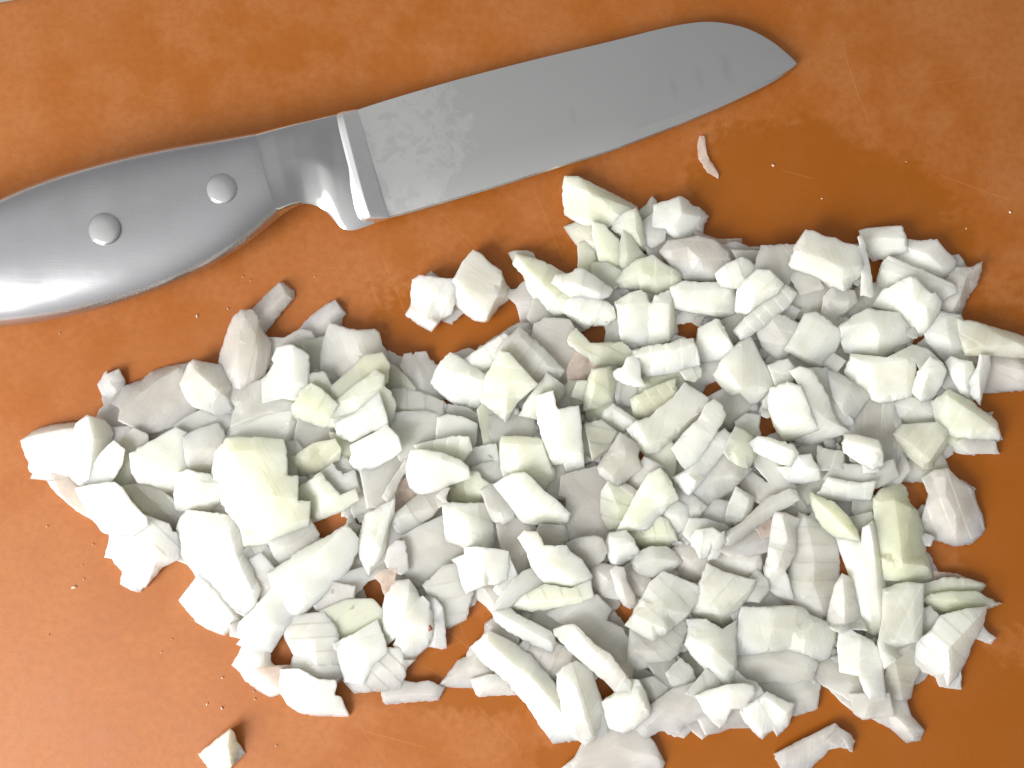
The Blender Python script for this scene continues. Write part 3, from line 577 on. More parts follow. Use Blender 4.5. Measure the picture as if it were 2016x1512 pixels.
4 y 7; 1210,785,.3 1300,690,.8 1490,605 1700,640 1850,570 1870,700,.6 1780,740,.4 1500,795,.2 1400,810,.2 1290,800,.2; 1250,770,.6 1400,740,1 1650,720,1 1860,700,.7; *boat strip = long white boat-shaped strip under the boot-shaped piece
3 w 5; 1070,815,.7 1210,795,.9 1260,850 1400,920 1530,985,.8 1565,1060,.4 1545,1125,.2 1490,1110,.2 1380,1050,.3 1200,950,.4 1110,880,.4; 1110,820 1300,930,1.15 1540,1060,.8; *straight batten = straight pale batten running diagonally below the pink pointed corner
1 p 4; 1020,905,.5 1100,890,.8 1260,990 1250,1020 1190,1040,.6 1050,970,.5; 1040,910 1180,1000; thin grey flake
0 p 4; 1190,1040 1260,990 1370,1060 1330,1140 1240,1090; ; shaded grey flake
1 p 6; 1335,1140 1370,1060 1450,1080 1740,1200,.8 1700,1260,.4 1590,1290,.3 1460,1270,.3 1370,1180,.4; 1360,1110 1500,1160,1.15 1720,1210,.9; *wet log = rounded wet grey log lying under the pale batten's end
2 p 5; 680,1370,.3 700,1340,.4 800,1200,.5 870,1170,.6 900,1090,.8 980,1100 1150,1330,.8 950,1370,.4 930,1410,.3 760,1415,.2; 720,1350,.8 900,1250,1.15 1120,1300,1; *pink fan = pinkish fan-shaped piece at the left end of the long leaning plank
2 p 5; 940,1380,.6 1040,1360 1190,1340 1290,1460,.7 1280,1470,.5 970,1490,.2 945,1470,.3; 960,1400,1 1230,1390,1.1; *pale baton = short pale baton lying just below the pinkish fan
3 w 8; 905,1090,.5 1050,980,.6 1190,1050,.5 1300,1120,.5 1380,1180,.5 1450,1270,.4 1540,1370,.3 1600,1450,.3 1700,1700,.2 1790,1810,.1 1560,1860,.05 1450,1720,.2 1340,1540,.3 1180,1350,.4 1000,1190,.5; 1030,1050,1 1200,1200,1.1 1380,1340,1 1560,1540,.9 1680,1700,.6 / 1000,1050,.8 1180,1340,.8; *long plank = longest leaning white plank at the bottom centre of the pile
0 p 3; 1490,1320 1590,1320 1600,1420 1580,1440; ; pink scrap
4 w 8; 1585,1310,.6 1640,1250,.8 1740,1210,.9 1850,1270,.8 1900,1420,.5 1945,1540,.3 2000,1800,.1 1900,1810,.05 1815,1865,.05 1700,1790,.2 1630,1620,.3 1620,1540,.3 1590,1430,.4; 1640,1320,1 1740,1420,1.1 1790,1600,1 1860,1800,.4; *upright tile = upright pale tile with wavy sides beside the bottom end of the long plank
2 w 4; 1560,960 1340,850,.8 1380,820 1530,815 1640,920; 1400,840 1580,930; pale flake
4 w 6; 1560,960,.6 1640,930,.8 1710,920,.9 1760,950 1880,1080 2000,1150 2100,1290 2170,1380,.7 2160,1500,.3 2060,1460,.3 1960,1350,.4 1800,1230,.5 1700,1130,.5 1570,1000,.5; 1720,940 1850,1100,1.15 2000,1250,1.1 2160,1420,.7; *faceted plank = long faceted grey plank running diagonally at the bottom centre
2 w 5; 1530,815 1700,780 1830,740 1880,720 1995,810,.7 1940,900,.8 2060,970 2170,1130 2170,1350 2000,1180 1760,950; 1700,790 1760,930 / 1850,740 1930,890 ; *broad grey plate = broad grey plate behind the long faceted grey plank
T 750 400
1 p 7; 190,880,.3 235,790,.5 230,700,.6 245,600,.8 300,565,.8 370,580,.8 440,600,.8 550,640,.7 530,720,.5 490,850,.3 460,920,.2 400,1018,.05 290,960,.05; 205,840,1 330,900,1 445,950,.8 / 235,690,.8 400,720,1 520,740,.8; *white pillow = small white pillow-shaped block, left of the two pieces lying apart below the blade
0 p 5; 380,580 395,533 470,590 560,690 625,730 675,770 600,920,.6 560,958,.3 490,870,.4; 520,690 640,760; *little grey chip = little grey chip squeezed between the white pillow block and the diamond block
0 p 11; 578,580,.8 640,460,.8 725,365,.8 780,390,.8 860,470,.8 950,530,.7 970,590,.5 992,640,.3 990,700,.2 930,820,.1 850,930,.05 820,943,.05 740,930,.05 690,860,.1 610,720,.2 580,640,.5; 580,590,.95 690,740,1.02 830,920,.7 / 965,570,.95 920,720,1 840,890,.8; *diamond block = large diamond-shaped white block lying apart on the board below the blade
1 y 5; 1000,390,.6 1040,375 1150,370 1200,390 1225,435 1060,430 1130,600 1080,540; 1050,400 1150,400; grey-green tip
2 y 8; 1060,410,.7 1220,435,.8 1290,460,.9 1380,510,.7 1425,535,.5 1420,570,.5 1520,760 1450,830,.6 1370,840,.3 1290,790,.2 1200,670,.2 1130,560,.3 1070,460,.5; 1070,420,.9 1180,560,1.1 1290,660,1.1 1400,760,.9; *long pale slope = long greenish white piece sloping from a grey-green tip, at the pile's upper left
0 p 5; 1025,700,.7 1070,670,.8 1165,628,.9 1195,690,.7 1230,850,.4 1235,960,.2 1140,1005,.2 1090,900,.4 1060,800,.5; 1060,780,.9 1200,800,.8; *left grey stub = short grey-pink slab on the board under the end of the long sloping piece
3 w 7; 1355,620,.5 1380,580,.6 1480,550,.8 1530,515,.9 1580,530,.9 1680,590,.7 1815,695,.3 1790,720,.2 1720,752,.1 1650,740,.2 1500,720,.3; 1370,620,.8 1550,640,1.1 1700,700,.8; *lens piece = bright white lens-shaped piece resting across the long greenish slope
2 w 8; 1460,830,.6 1500,790,.8 1565,735,.9 1650,760,.9 1810,855,.8 1815,870,.6 1750,930,.3 1660,972,.1 1630,960,.1 1540,890,.3; 1520,860,.9 1650,930,.8 / 1660,955,.6 1800,860,.9; *pale oblong = small bright oblong block just below the bright lens-shaped piece
1 w 4; 1225,820 1330,830 1450,840 1520,870 1570,970 1430,975 1310,970 1240,950 1220,880; 1240,900 1500,900; grey stepped slab
1 p 5; 1270,975 1300,970 1460,980 1490,1060 1600,1160 1550,1200 1520,1330 1510,1420 1380,1360 1260,1180 1250,1080; 1280,1000 1400,1200; *flat grey field = broad flat grey slab lying low below the stepped grey slab
1 w 4; 1770,1010 1800,920 1850,850 1890,880 1900,1080 1780,1080; 1830,880 1800,1060; rounded pale stub
0 p 4; 620,1190 690,1138 750,1190 690,1230; ; tiny pinkish cube
1 w 6; 760,1140,.6 850,1080,.7 980,1000,.7 1080,940,.8 1110,970,.9 1160,1090 1000,1120 800,1200; 780,1120,.9 1090,980,1; *stepped back slab = grey slab standing at the back behind the bright edged bar
2 w 6; 690,1250,.6 760,1180,.8 980,1050,.9 1075,1110,.8 1000,1170,.6 850,1250,.4 760,1330,.3 700,1290,.4; 720,1260,1 1020,1090,1; *bright edged bar = narrow bar with a bright tip above the twin tilted blocks
2 w 7; 1080,1020,.7 1240,1160,.7 1330,1260,.6 1410,1330,.5 1360,1380,.3 1240,1440,.3 1100,1300 920,1180 1000,1110; 1090,1040,1 1300,1270,1; *smooth grey plate = smooth pale grey plate between the stepped back slab and the centre of the pile
3 w 9; 405,1415,.3 440,1330,.5 470,1240,.7 545,1172,.8 600,1200,.8 700,1280,.8 830,1370,.7 780,1550,.3 770,1600,.1 650,1630,.1 600,1580,.2 490,1500,.2; 500,1370,.9 560,1330,1 700,1360,1.02 800,1400,.8 / 500,1370,.9 490,1490,.4; *bright topped cube = white block with a blown-out patch on top, left of the square pale diamond
3 y 9; 840,1370,.8 950,1170,1 1000,1190,1 1220,1430,.8 1060,1560,.4 1010,1660,.1 990,1760,.05 950,1700,.1 800,1560,.3; 960,1200,1.02 1000,1400,1.05 980,1700,.4; *pale diamond = square pale diamond-shaped block standing on its corner, upper centre of the pile
T 1100 320
3 y 9; 25,250,.5 35,140,.8 45,105,.9 150,105,.9 220,140,.8 340,200,.6 520,290,.4 620,345,.3 630,420 500,420 380,500,.5 200,490,.2 45,415,.1; 35,150,1 250,240,1.05 570,360,.9 / 250,240,1.05 230,480,.6; *topmost wedge = bright rectangular wedge topmost in the photo, nearest the blade
3 y 7; 490,430,.8 540,400,.9 600,375,.9 630,440,.7 650,540,.5 690,640,.2 690,690,.05 640,680,.1 560,600,.4 420,520,.6; 600,400 610,540,1 650,650,.6; *drooping pale piece = pale rounded piece drooping from the topmost bright wedge
2 c 6; 35,505,.2 130,515,.5 190,490,.7 265,482,.9 300,520,1 330,600,.7 350,700,.3 355,810,.2 290,760,.4 200,660,.5 100,600,.3; 130,540,.8 220,580,1.1 340,740,.6; *shiny pointed lump = shiny lump with a pink pointed tip below the topmost wedge
2 g 4; 145,640 180,650 240,720 280,870,.5 180,830,.6 150,740; 170,680 230,820; short green sliver
2 g 5; 300,480 330,520 400,600 430,620 460,740 495,870,.4 460,860,.5 360,790,.6 345,680 310,560; 340,560 400,720,1.2 470,850,.6; *front green sliver = longest green sliver in the fan below the topmost wedge
1 g 4; 310,470 390,520 460,580 490,720 470,800 400,620 330,540; ; dull green sliver
3 g 5; 490,760,.6 495,640,.8 520,545 560,590,.9 620,690,.8 685,740,.5 560,820,.5 500,865,.3; 520,560 540,720,1.1 510,850,.5; *pointed green sliver = pointed pale green sliver standing at the right of the sliver fan
1 g 3; 460,560 490,550 500,600 480,650; ; tiny green edge
2 y 4; 630,420,.5 690,330,.8 735,262 770,300 775,400,.8 700,470,.6 650,520,.4; 720,290 720,400,1.2; *thin leaf = thin greenish leaf-shaped flake between the topmost wedge and the faceted nugget
2 p 4; 660,505 780,420 800,480 812,505 800,580,.7 715,650,.3 700,620,.5; 770,440 750,600; pink-tipped flake
2 w 8; 775,480,.4 790,350,.7 850,300,.8 945,262,.9 1000,285,.7 1060,340,.5 1110,350,.4 1185,422,.1 1150,480,.1 1110,545,.05 980,578,.05 900,530,.2; 945,270,1 970,400,1.1 900,500,.8 / 970,400,1.1 1120,430,.6; *faceted nugget = faceted white nugget with a lilac right side at the top of the pile
1 p 4; 740,650 800,520 870,530 1000,580 1100,620 1000,680 850,660 760,760; 830,560 1000,640; flat pinkish slab
0 p 5; 745,680 830,660 870,740 930,810 820,800 760,750; ; low pinkish slab in shade
2 p 7; 830,680,.5 870,660,.6 1010,640,.8 1100,620,.9 1230,640,.9 1290,720,.7 1330,790,.5 1240,870,.2 1220,890,.1 1010,888,.1 930,800,.3; 880,700,.9 1010,660,1.1 1110,760,1.05 1050,850,.4; *dull boat piece = boat-shaped grey-pink piece in the upper part of the pile right of the slivers
1 p 3; 1095,600 1250,600 1442,598 1400,640 1280,690 1180,640; 1120,610 1400,620; *pink skin edge = thin pink-rimmed flake poking out over the board above the pile
1 p 4; 1270,700 1400,650 1500,665 1620,695 1560,740 1480,760 1400,740 1300,760; 1320,690 1560,700; pale pink flake
1 w 4; 1400,740 1560,740 1625,700 1540,830,.5 1490,800; ; small tapering flake
0 p 4; 930,830 1000,890 1240,880 1250,920 1160,950 960,940; ; dim pink slab
3 y 7; 418,960,.2 500,870,.5 620,780,.7 740,742,.9 820,810,.8 900,850,.7 955,890,.5 960,950,.3 860,990,.2 760,1030,.1 680,1010,.1 630,980,.1 530,985,.1; 440,950,.6 640,880,1.1 930,900,.8 / 640,990,.4 720,900,1.1; *folded pale wedge = pale greenish wedge with a folded front just above the notched cube
2 y 4; 290,825 360,820 420,860 490,870 420,960 360,960 290,900; ; greenish scrap
1 w 4; 280,990 420,980 440,1130 400,1200 330,1080; ; shaded pale face
5 w 11; 443,1100,.7 560,1030,.9 650,1008,.9 680,1030,.9 715,1105,.7 745,1100,.8 760,1050,.9 880,1010,.8 905,1100,.6 945,1330,.2 930,1360,.1 870,1420,.1 690,1452,.1 500,1440,.1 485,1350,.4 470,1200,.6; 450,1130,1 560,1110,1.05 710,1108,1.02 870,1110,1 870,1400,.6 / 870,1110,1 900,1060,.8; *notched cube = blown-out white cube with a notch in its top edge, high in the pile
3 w 8; 890,990,.7 980,950,.9 1130,960,.9 1300,960,.8 1375,985,.7 1385,1100,.5 1390,1190,.3 1370,1225,.1 1240,1210,.1 1050,1170,.2 920,1140,.3; 910,1010,1 1350,1010,1.05 / 930,1130,.7 1200,1170,.8 1380,1180,.5; *grainy slab = grainy white slab immediately right of the notched cube
3 w 8; 1245,880,.5 1330,810,.8 1450,760,.9 1500,790,.8 1570,850,.7 1480,930 1420,980,.5 1270,970,.2; 1300,960,.8 1440,900,1; *upper pale brick = pale brick-shaped piece left of the bright tilted cube
4 w 9; 1480,920,.7 1560,850,.9 1660,850,.9 1770,960,.6 1720,1030,.4 1640,1090,.2 1560,1150,.1 1480,1195,.05 1390,1170,.1 1400,1080,.3 1410,1000,.6; 1490,940,1 1560,1030,1.05 1740,990,.8 / 1560,1030,1.05 1500,1180,.4; *bright tilted cube = bright tilted cube right of the pale brick-shaped piece
3 w 6; 1390,1330,.3 1480,1230,.6 1560,1160,.7 1690,1060,.8 1790,970,.9 1865,1030,.8 1800,1120,.5 1650,1250,.3 1480,1365,.1 1440,1390,.1; 1440,1330,.8 1640,1150,1.05 1820,1010,1; *slanted pale stick = slanted pale stick lying below the bright tilted cube
2 w 5; 940,1240 1080,1250 1240,1230 1230,1200 950,1150; ; shaded grey step
4 w 9; 1080,1420,.5 1090,1370,.7 1100,1310,.8 1240,1235,.9 1260,1240,.9 1330,1370,.8 1385,1470,.6 1390,1500,.3 1280,1550,.1 1100,1590,.1; 1100,1380,1 1240,1270,1.02 1340,1400,1 / 1090,1420,1 1340,1390,1; *square ended block = bright block with a plain square end, right of the broad rounded bar
2 w 5; 1310,1270 1460,1200 1480,1290 1400,1330 1440,1390 1360,1410; ; pale grey slab
2 w 5; 1590,650,.8 1640,650 1870,655 1860,730 1820,860,.6 1770,960,.4 1640,900 1580,830; 1600,780 1830,790; *grey panel = upright grey panel at the top rim left of the striped barrel block
T 1500 400
3 w 10; 220,490,.4 265,340,.7 345,205,.9 420,220,.9 500,260,.9 580,270,.9 650,310,.8 760,350,.8 800,430,.7 790,540,.4 720,600,.2 655,708,.05 550,650,.05 380,560,.05 230,510,.1; 270,370,1 480,430,1.08 640,520,1.05 790,500,.8 / 230,500,.7 400,550,.75 620,620,.75 720,560,.8; *barrel block = broad rounded white block with a stepped lower face at the top rim of the pile
1 p 5; 190,540 240,520 320,550 300,600 200,640; ; shaded pink scrap
3 w 7; 760,215,.5 830,195,.6 1000,180,.7 1100,175,.8 1140,260,.7 1150,380,.4 1000,410,.1 870,440,.05 830,400,.2 800,290,.5; 790,300,1 950,270,1.05 1130,280,1 / 840,380,.7 1140,350,.7; *lidded block = rectangular white block at the top rim with a grey-pink upper edge
4 w 4; 750,265 775,250 800,300 830,420 860,580,.9 870,735,.8 780,730,.8 790,560 800,420; 780,290 810,500 830,720; *upright splinter = narrow upright white splinter against the striped barrel block's right end
2 p 8; 1140,320,.7 1250,295,.8 1380,280,.8 1400,310,.8 1450,370,.6 1490,460,.3 1480,520,.2 1440,560,.1 1400,580,.1 1180,470,.5 980,430,.4; 1160,350,1 1300,400,1.1 1420,500,.8; *rounded back lump = rounded white lump at the top rim right of the lidded block
1 p 3; 1480,460 1550,400 1590,450 1600,520 1460,560; 1540,420 1520,540; small pink rim flake
3 w 8; 905,680,.3 930,570,.6 960,480,.8 1000,432,.9 1060,460,.9 1300,560,.8 1500,650,.6 1530,690,.4 1420,760,.3 1200,700,.6 1000,680,.4; 950,520,1 1150,590,1 1420,740,.6; *cheese wedge = broad cheese-like wedge below the rounded lump at the top right rim
2 p 7; 1470,640,.5 1560,540,.6 1650,500,.7 1742,455,.6 1730,540,.4 1700,640,.3 1640,720,.2 1590,830,.1 1540,915,.05 1420,850,.3 1410,770,.5; 1480,660,.8 1620,560,1 1560,740,1 1500,860,.6 / 1620,560,1 1730,480,.8; *right horn = pointed pinkish horn-shaped piece at the upper right rim
4 w 10; 870,810,.3 950,690,.6 1120,600,.8 1170,580,.9 1210,590,.9 1290,680,.8 1340,720,.9 1360,705,.9 1410,780,.6 1390,880,.3 1330,1020,.1 1230,1050,.05 1190,1000,.2 1080,860,.5 990,840,.4; 1180,600,1 1190,760,1.1 1240,1020,.5 / 1290,690,.9 1300,850,1 1320,1010,.4; *leaf layered block = bright block split into leaf-like layers on its right end, at the upper right
5 w 10; 610,970,.6 710,900,.8 830,835,.9 1080,870,.8 1140,950,.6 1200,1060,.3 1180,1100,.2 990,1200,.05 900,1210,.05 655,1180,.1 630,1100,.3; 620,980,1 880,925,1.05 930,1040,1.02 900,1190,.4 / 880,925,1.05 1120,960,.8; *glowing pillow = glowing white pillow-like block at the upper right of the pile
1 w 4; 680,890 720,750 930,680 940,690 870,800 800,840; 740,760 900,720; grey shaded slab
1 w 5; 190,780 290,600 320,550 450,640 550,700 530,860 400,880 250,830; 300,640 500,760 ; *shaded grey tile = grey tile in shade below the striped barrel block
2 w 7; 505,900 530,740,.8 560,700,.8 710,730,.8 715,770,.7 670,900,.4 700,900 640,1000 520,960; 540,760,1 690,780,1; *grey square = small grey square tile right of the shaded grey tile
1 w 5; 240,560 380,560 430,640 330,660; ; dim grey scrap
3 w 7; 190,1155,.4 350,880,.8 420,870,.9 600,1000,.8 615,1050,.7 560,1170,.4 470,1310,.05 320,1230,.05; 210,1130,.8 330,1210,.75 480,1280,.75 / 400,900,1.02 330,1210,.75 / 560,970,.9 400,1220,.75; *glossy tile = glossy pale tile with two ridges above the large striated block
2 w 6; 0,1020,.5 100,890,.8 240,970,.8 290,960,.7 200,1150,.3 145,1215,.1 50,1150,.2; 90,920,1 180,1070,.9; *wet tile = wet glistening tile left of the glossy ridged tile
1 w 4; 40,890 160,800 240,860 200,950 100,880; ; grey stub in shadow
2 w 7; 1310,1000,.5 1390,870,.8 1450,910,.9 1540,915,.8 1600,1030,.7 1630,1150,.5 1620,1220,.3 1500,1250,.1 1330,1070,.2; 1450,920,1 1480,1080,1.05 1500,1220,.4; *round shouldered cube = round-shouldered white cube below the horn-shaped piece
2 c 9; 1570,940,.6 1690,930,.8 1810,970,.8 2016,1030,.6 2100,1060,.5 2100,1230,.1 1990,1190,.2 1800,1165,.3 1620,1160,.4 1600,1040,.6; 1700,935,1 1900,1060,1.05 2090,1150,.8 / 1620,1150,.8 1760,1130,1 2016,1110,1; *ribbed cream wedge = cream wedge with ridges running off the right edge of the photo
1 p 9; 1620,1210,.7 1800,1170,.8 1950,1220,.7 2000,1240,.6 2100,1250,.5 2100,1470,.1 1920,1490,.1 1760,1440,.2 1720,1380,.3; 1780,1250,1 2090,1330,1; *smooth pink block = smooth pinkish block below the ribbed cream wedge at the right edge of the photo
4 w 9; 1450,1250,.6 1490,1210,.8 1570,1240,.9 1650,1250,.9 1690,1350,.7 1680,1500,.3 1660,1560,.05 1560,1500,.2 1490,1350,.5; 1520,1310,.8 1600,1270,1.05 1600,1450,.8; *white knuckle = white knuckle-shaped chunk between the capped bar and the leafy flake at the right
4 w 7; 1620,1420,.4 1700,1290,.8 1720,1190,.9 1790,1200,.8 1795,1300,.6 1750,1480,.2 1720,1590,.05 1640,1500,.1; 1730,1200,1 1710,1350,1.1 1720,1560,.3; *leafy flake = tall leaf-shaped white flake at the right, beside the smooth pink block
1 w 5; 1270,1130 1330,1070 1440,1180 1500,1250 1440,1300 1320,1200; ; shaded pale slope
1 w 6; 550,1180 620,1080 650,1170 690,1190 660,1370 560,1290; ; grey scrap in the shade
T 1512 660
4 w 11; 605,300,.4 650,150,.6 940,180 1140,80,.6 1250,110,.6 1380,220,.6 1200,280,.8 1170,210,.9 1160,460,.3 1080,500,.1 880,548,.05 805,495,.2 700,410,.3 640,360,.2; 820,230,.95 830,510,.6 / 820,230,.95 1100,190,1.05 1090,490,.5 / 820,230,.95 650,170,.8; *white box = box-like white block with a bright square front face at the right of the pile
4 w 9; 1140,440,.5 1180,290,.7 1280,170,.9 1370,220,.9 1400,270,.7 1370,380,.4 1300,490,.1 1230,560,.05 1190,510,.1 1150,470,.2; 1200,300,1 1270,290,1.05 1200,500,.7 / 1270,290,1.05 1390,240,1; *capped bar = white bar-shaped block with a bright long face, right of the box-like block
3 w 6; 1380,400 1400,230 1480,180 1490,290 1500,470 1420,430; ; pale shaded piece
3 w 7; 1010,540,.5 1060,490,.7 1200,520 1320,520 1330,640 1320,690,.4 1180,725,.1 1090,732,.05 1070,680,.2 1060,640,.3 1030,640,.3; 1060,640,.8 1150,570,1 1320,560,1.05; *ragged ended slab = pale slab with a ragged left end below the box-like block
3 y 9; 1300,530,.7 1420,440,.8 1620,550,.5 1640,580,.6 1760,640,.6 1810,690,.5 1835,800,.2 1830,828,.05 1600,820,.1 1400,760,.3 1340,690,.4; 1420,480,1 1600,600,1.1 1800,740,.7 / 1400,740,.7 1600,770,.8; *greenish loaf = greenish white loaf-shaped piece jutting out at the right side of the pile
2 y 5; 1380,800,.7 1410,780 1520,830 1560,860 1600,900,.7 1630,950,.3 1540,940,.4 1450,880,.5; 1420,800 1600,930,.6; thin green-white tongue
2 p 5; 1520,840 1600,820 1760,830 1790,870 1828,938,.4 1760,935,.5 1600,890,.7; 1560,850 1790,900,.8; *pink tipped tongue = tongue-shaped flake with a lilac tip under the greenish loaf
1 p 2; 1730,610 1780,600 1760,630 1850,820 1820,830; ; sliver of pink skin
3 y 9; 1000,780,.7 1060,720,.8 1330,700 1410,740,.9 1390,850,.6 1380,880,.4 1290,990,.3 1310,1060,.1 1230,1050,.1 1110,950,.2 1050,860,.4; 1010,790,.9 1160,880,1 1280,985,.9 1390,820,1 / 1160,880,1 1220,1040,.5; *olive prism = grey-green prism with a triangular top below the greenish loaf
1 y 5; 1010,1110,.3 1080,960,.7 1260,1060 1370,900,.9 1400,980,.8 1440,1080,.6 1330,1130 1250,1140,.3; 1100,1000 1400,1080; *green-grey skirt = thin green-grey slab under the grey-green prism
2 p 8; 1250,1140,.5 1330,1100,.6 1420,1060,.7 1480,1110,.7 1520,1200,.6 1610,1230,.5 1650,1330,.3 1690,1410,.2 1715,1525,.1 1690,1570,.1 1610,1640,.05 1470,1668,.05 1320,1620,.1 1310,1590,.2 1250,1520,.3 1245,1480,.4 1280,1360,.5 1260,1250,.4; 1400,1120,1 1400,1260,1.05 1480,1420,1.1 1480,1560,.7; *pear piece = pear-shaped pinkish piece hanging out at the right edge of the pile
0 p 3; 1520,1130 1640,1210 1600,1230 1530,1200; ; lilac skin scrap
1 p 4; 870,1170 1000,1060 1070,930 1060,1040 1000,1110 920,1170; ; dim pinkish edge
2 w 7; 690,670 800,510 990,540 1010,640,.7 1000,800 1040,830,.7 1060,940,.3 1000,1030,.2 850,1050 680,960 640,780; 910,650 900,1000,.8 / 1000,640,.8 980,900,.6; *fluted grey column = broad grey slab with a fluted right side, left of the dark gap at the right
4 w 8; 585,850,.5 620,790,.7 700,790,.8 870,830,.8 900,920,.6 905,1020,.3 830,1060,.1 720,1000,.2 600,920,.2; 600,840,1 760,860,1.05 890,900,.9 / 760,860,1.05 830,1050,.4; *jelly cube = smooth bright cube in the middle of the fluted grey slab
3 w 5; 750,1000 830,1050 880,1020 870,1060,.7 760,1070,.7; ; small bright corner
2 w 6; 480,1120 520,1050 680,1060 830,1070 990,1020 1000,1080,.5 860,1160,.5 640,1165 560,1150 ; 520,1080 820,1090; pale shaded slope
3 w 6; 400,1260,.5 480,1130,.8 600,1160,.9 720,1180,.9 850,1165,.9 810,1230,.5 805,1280,.3 600,1292,.2 480,1275,.3; 490,1140,1 640,1180,1.05 840,1170,1; *curved white band = curved white band-like slice above the pale green bud
5 w 11; 5,480,.4 20,420,.6 150,370,.8 260,400,.9 320,550,.9 350,640,.8 400,740,.5 410,760,.4 200,830,.1 130,835,.1 70,760,.2 30,650,.3 5,580,.3; 30,500,.8 170,390,1.02 250,400,1.02 / 60,640,.8 330,640,1 / 100,790,.5 390,740,.7; *comb-striped block = large bright block with comb-like stripes at the centre right of the pile
4 w 9; 200,830,.3 410,750,.7 320,550,1 250,390,1 170,280,.8 250,250,.9 350,280,.9 470,480,.8 500,590,.7 560,700,.5 660,760,.3 520,800,.2 330,880,.1 270,880,.1; 250,390,1 350,300,1.02 / 360,560,1 430,640,.9 570,720,.6; *layer behind the comb-striped block = pale layer behind the comb-striped block
3 w 9; 270,260,.9 370,270,.9 460,270,.8 520,480,.7 600,600,.6 660,680,.5 680,740,.4 560,700,.5 460,480,.9; 380,280,1 540,560,.8; third pale layer
1 w 5; 20,240,.8 150,200 260,200 330,260 200,330 80,400 30,300; ; grey facet in shade
3 w 7; 480,270,.9 560,320,.9 680,400,.8 790,480,.7 740,560,.4 680,660,.2 600,600,.6 520,470,.8; 660,410,1 590,540,.9 / 500,350,1 620,430,1; *two tone tile = grey tile with a bright end, between the comb-striped block and the box-like block
2 w 5; 460,240 540,180 570,190 520,260; ; small grey flake
4 w 8; 0,800,.7 60,830,.8 200,870,.9 240,930,.8 230,990,.6 180,1030,.5 100,1010,.4 0,960,.3 -140,900,.2 -150,850,.4 -80,800,.7; 30,840,1 200,910,1.05; *sloped bright face = bright sloping slab below the comb-striped block
4 w 8; 70,1040,.4 180,1030,.6 240,950,.9 340,940,.9 360,1000,.8 410,1050,.6 410,1130,.2 300,1160,.1 190,1165,.05 140,1120,.2; 240,960,1 300,1040,.9 400,1060,.8; *wedge foot = white wedge-shaped foot at the lower end of the bright sloping slab
2 w 5; 240,900 320,870 400,890 410,1040 340,930; ; pale shaded stub
3 w 6; 395,890 500,920 590,920 585,1040 410,1050 400,960; 400,960 590,970; *little grey brick = little grey brick right of the white wedge-shaped foot
1 w 5; 560,860 600,1030 700,1020 700,960 600,900; ; grey gap piece
1 w 5; 190,1180 300,1160 480,1070 500,1130 430,1230 300,1300 230,1260; ; dull grey slab
T 1100 660
3 y 7; 85,50 100,0 130,-40 250,60 500,70 580,140 560,180,.6 510,240,.3 390,250,.3 280,240,.4 240,160,.6 170,120,.7 90,60; 250,70 330,90,1.1 400,240,.5 / 250,70 290,240,.5; *bowed pale strip = pale bowed strip with a ridge, left of the broad rounded bar
1 p 3; 130,280 180,150 280,220 270,260 220,360 120,370; 180,180 200,330; brownish translucent membrane in shadow
4 g 8; 200,590,.1 205,480,.4 230,360,.6 260,270,.8 410,250,.8 440,330,.6 450,440,.4 420,510,.3 310,570,.2; 300,260,1.1 270,440,.8 250,560,.4 / 380,260,1.1 400,480,.6; *lime spear = lime-green spear-shaped piece pointing down in the middle of the pile
3 g 5; 110,480,.4 160,370,.8 235,360 205,490,.6 200,500,.5; ; green fin
2 g 4; 40,470 120,380 160,360 110,480 170,520 100,540; ; dim green scrap
2 g 5; 440,360 470,430 500,560,.5 490,600,.5 440,570 420,520; ; thin green face
2 g 4; 235,580 310,570 420,520 370,600 350,700,.5 330,710,.5 310,620 240,665; 300,600 340,690; green pointed scrap
5 w 5; 415,320,.6 430,290,.8 500,260 540,180 590,160,.9 635,170,.8 640,330,.6 680,400,.4 620,400,.4 500,370,.4; 550,200,1.1 520,310,1.1 630,380,.7; *shark tooth = white shark-tooth-shaped chip below the bowed pale strip
2 w 6; 470,380 500,370 640,410 640,480,.5 540,520,.3 500,540,.3; ; small grey cube in shade
4 w 10; 570,200,.6 590,130,.8 700,90,.9 870,70 970,20,.8 1060,30,.8 1090,120,.6 1110,230,.3 960,280,.1 670,335,.05 640,290,.1; 600,160,1 900,120,1.05 1070,70,1; *broad rounded bar = broad rounded white bar just below the notched cube
3 y 6; 960,290,.7 1090,235,.9 1110,280,.7 1110,320,.5 1070,355,.4 1010,340,.5; ; creamy little lump
2 p 5; 1010,340 1110,250 1280,190 1270,260 1210,330,.5 1160,400,.3 1110,450,.3 1040,410; 1050,350 1250,230; translucent grey slab
2 g 7; 660,350,.8 680,335 960,280 970,300 910,390,.6 920,420 660,430,.7; 670,360 950,310; *olive upper step = olive-tinted slab under the broad rounded bar
2 g 7; 605,520,.8 700,470,.9 920,385,.9 910,470,.5 860,540,.4 700,630,.2 620,650,.1; 620,530,1 910,440,.9; *olive lower step = olive-tinted slab directly below its twin olive slab
1 y 4; 510,580 560,540 610,620 620,650 560,620; ; small dim chip
3 w 7; 340,660,.6 370,600,.8 425,553,.9 620,690,.8 570,730,.7 540,790,.3 450,750,.2; 360,650,.9 430,580,1 600,700,1; *biscuit chip = pale flat slice left of the long striped slab's bright end
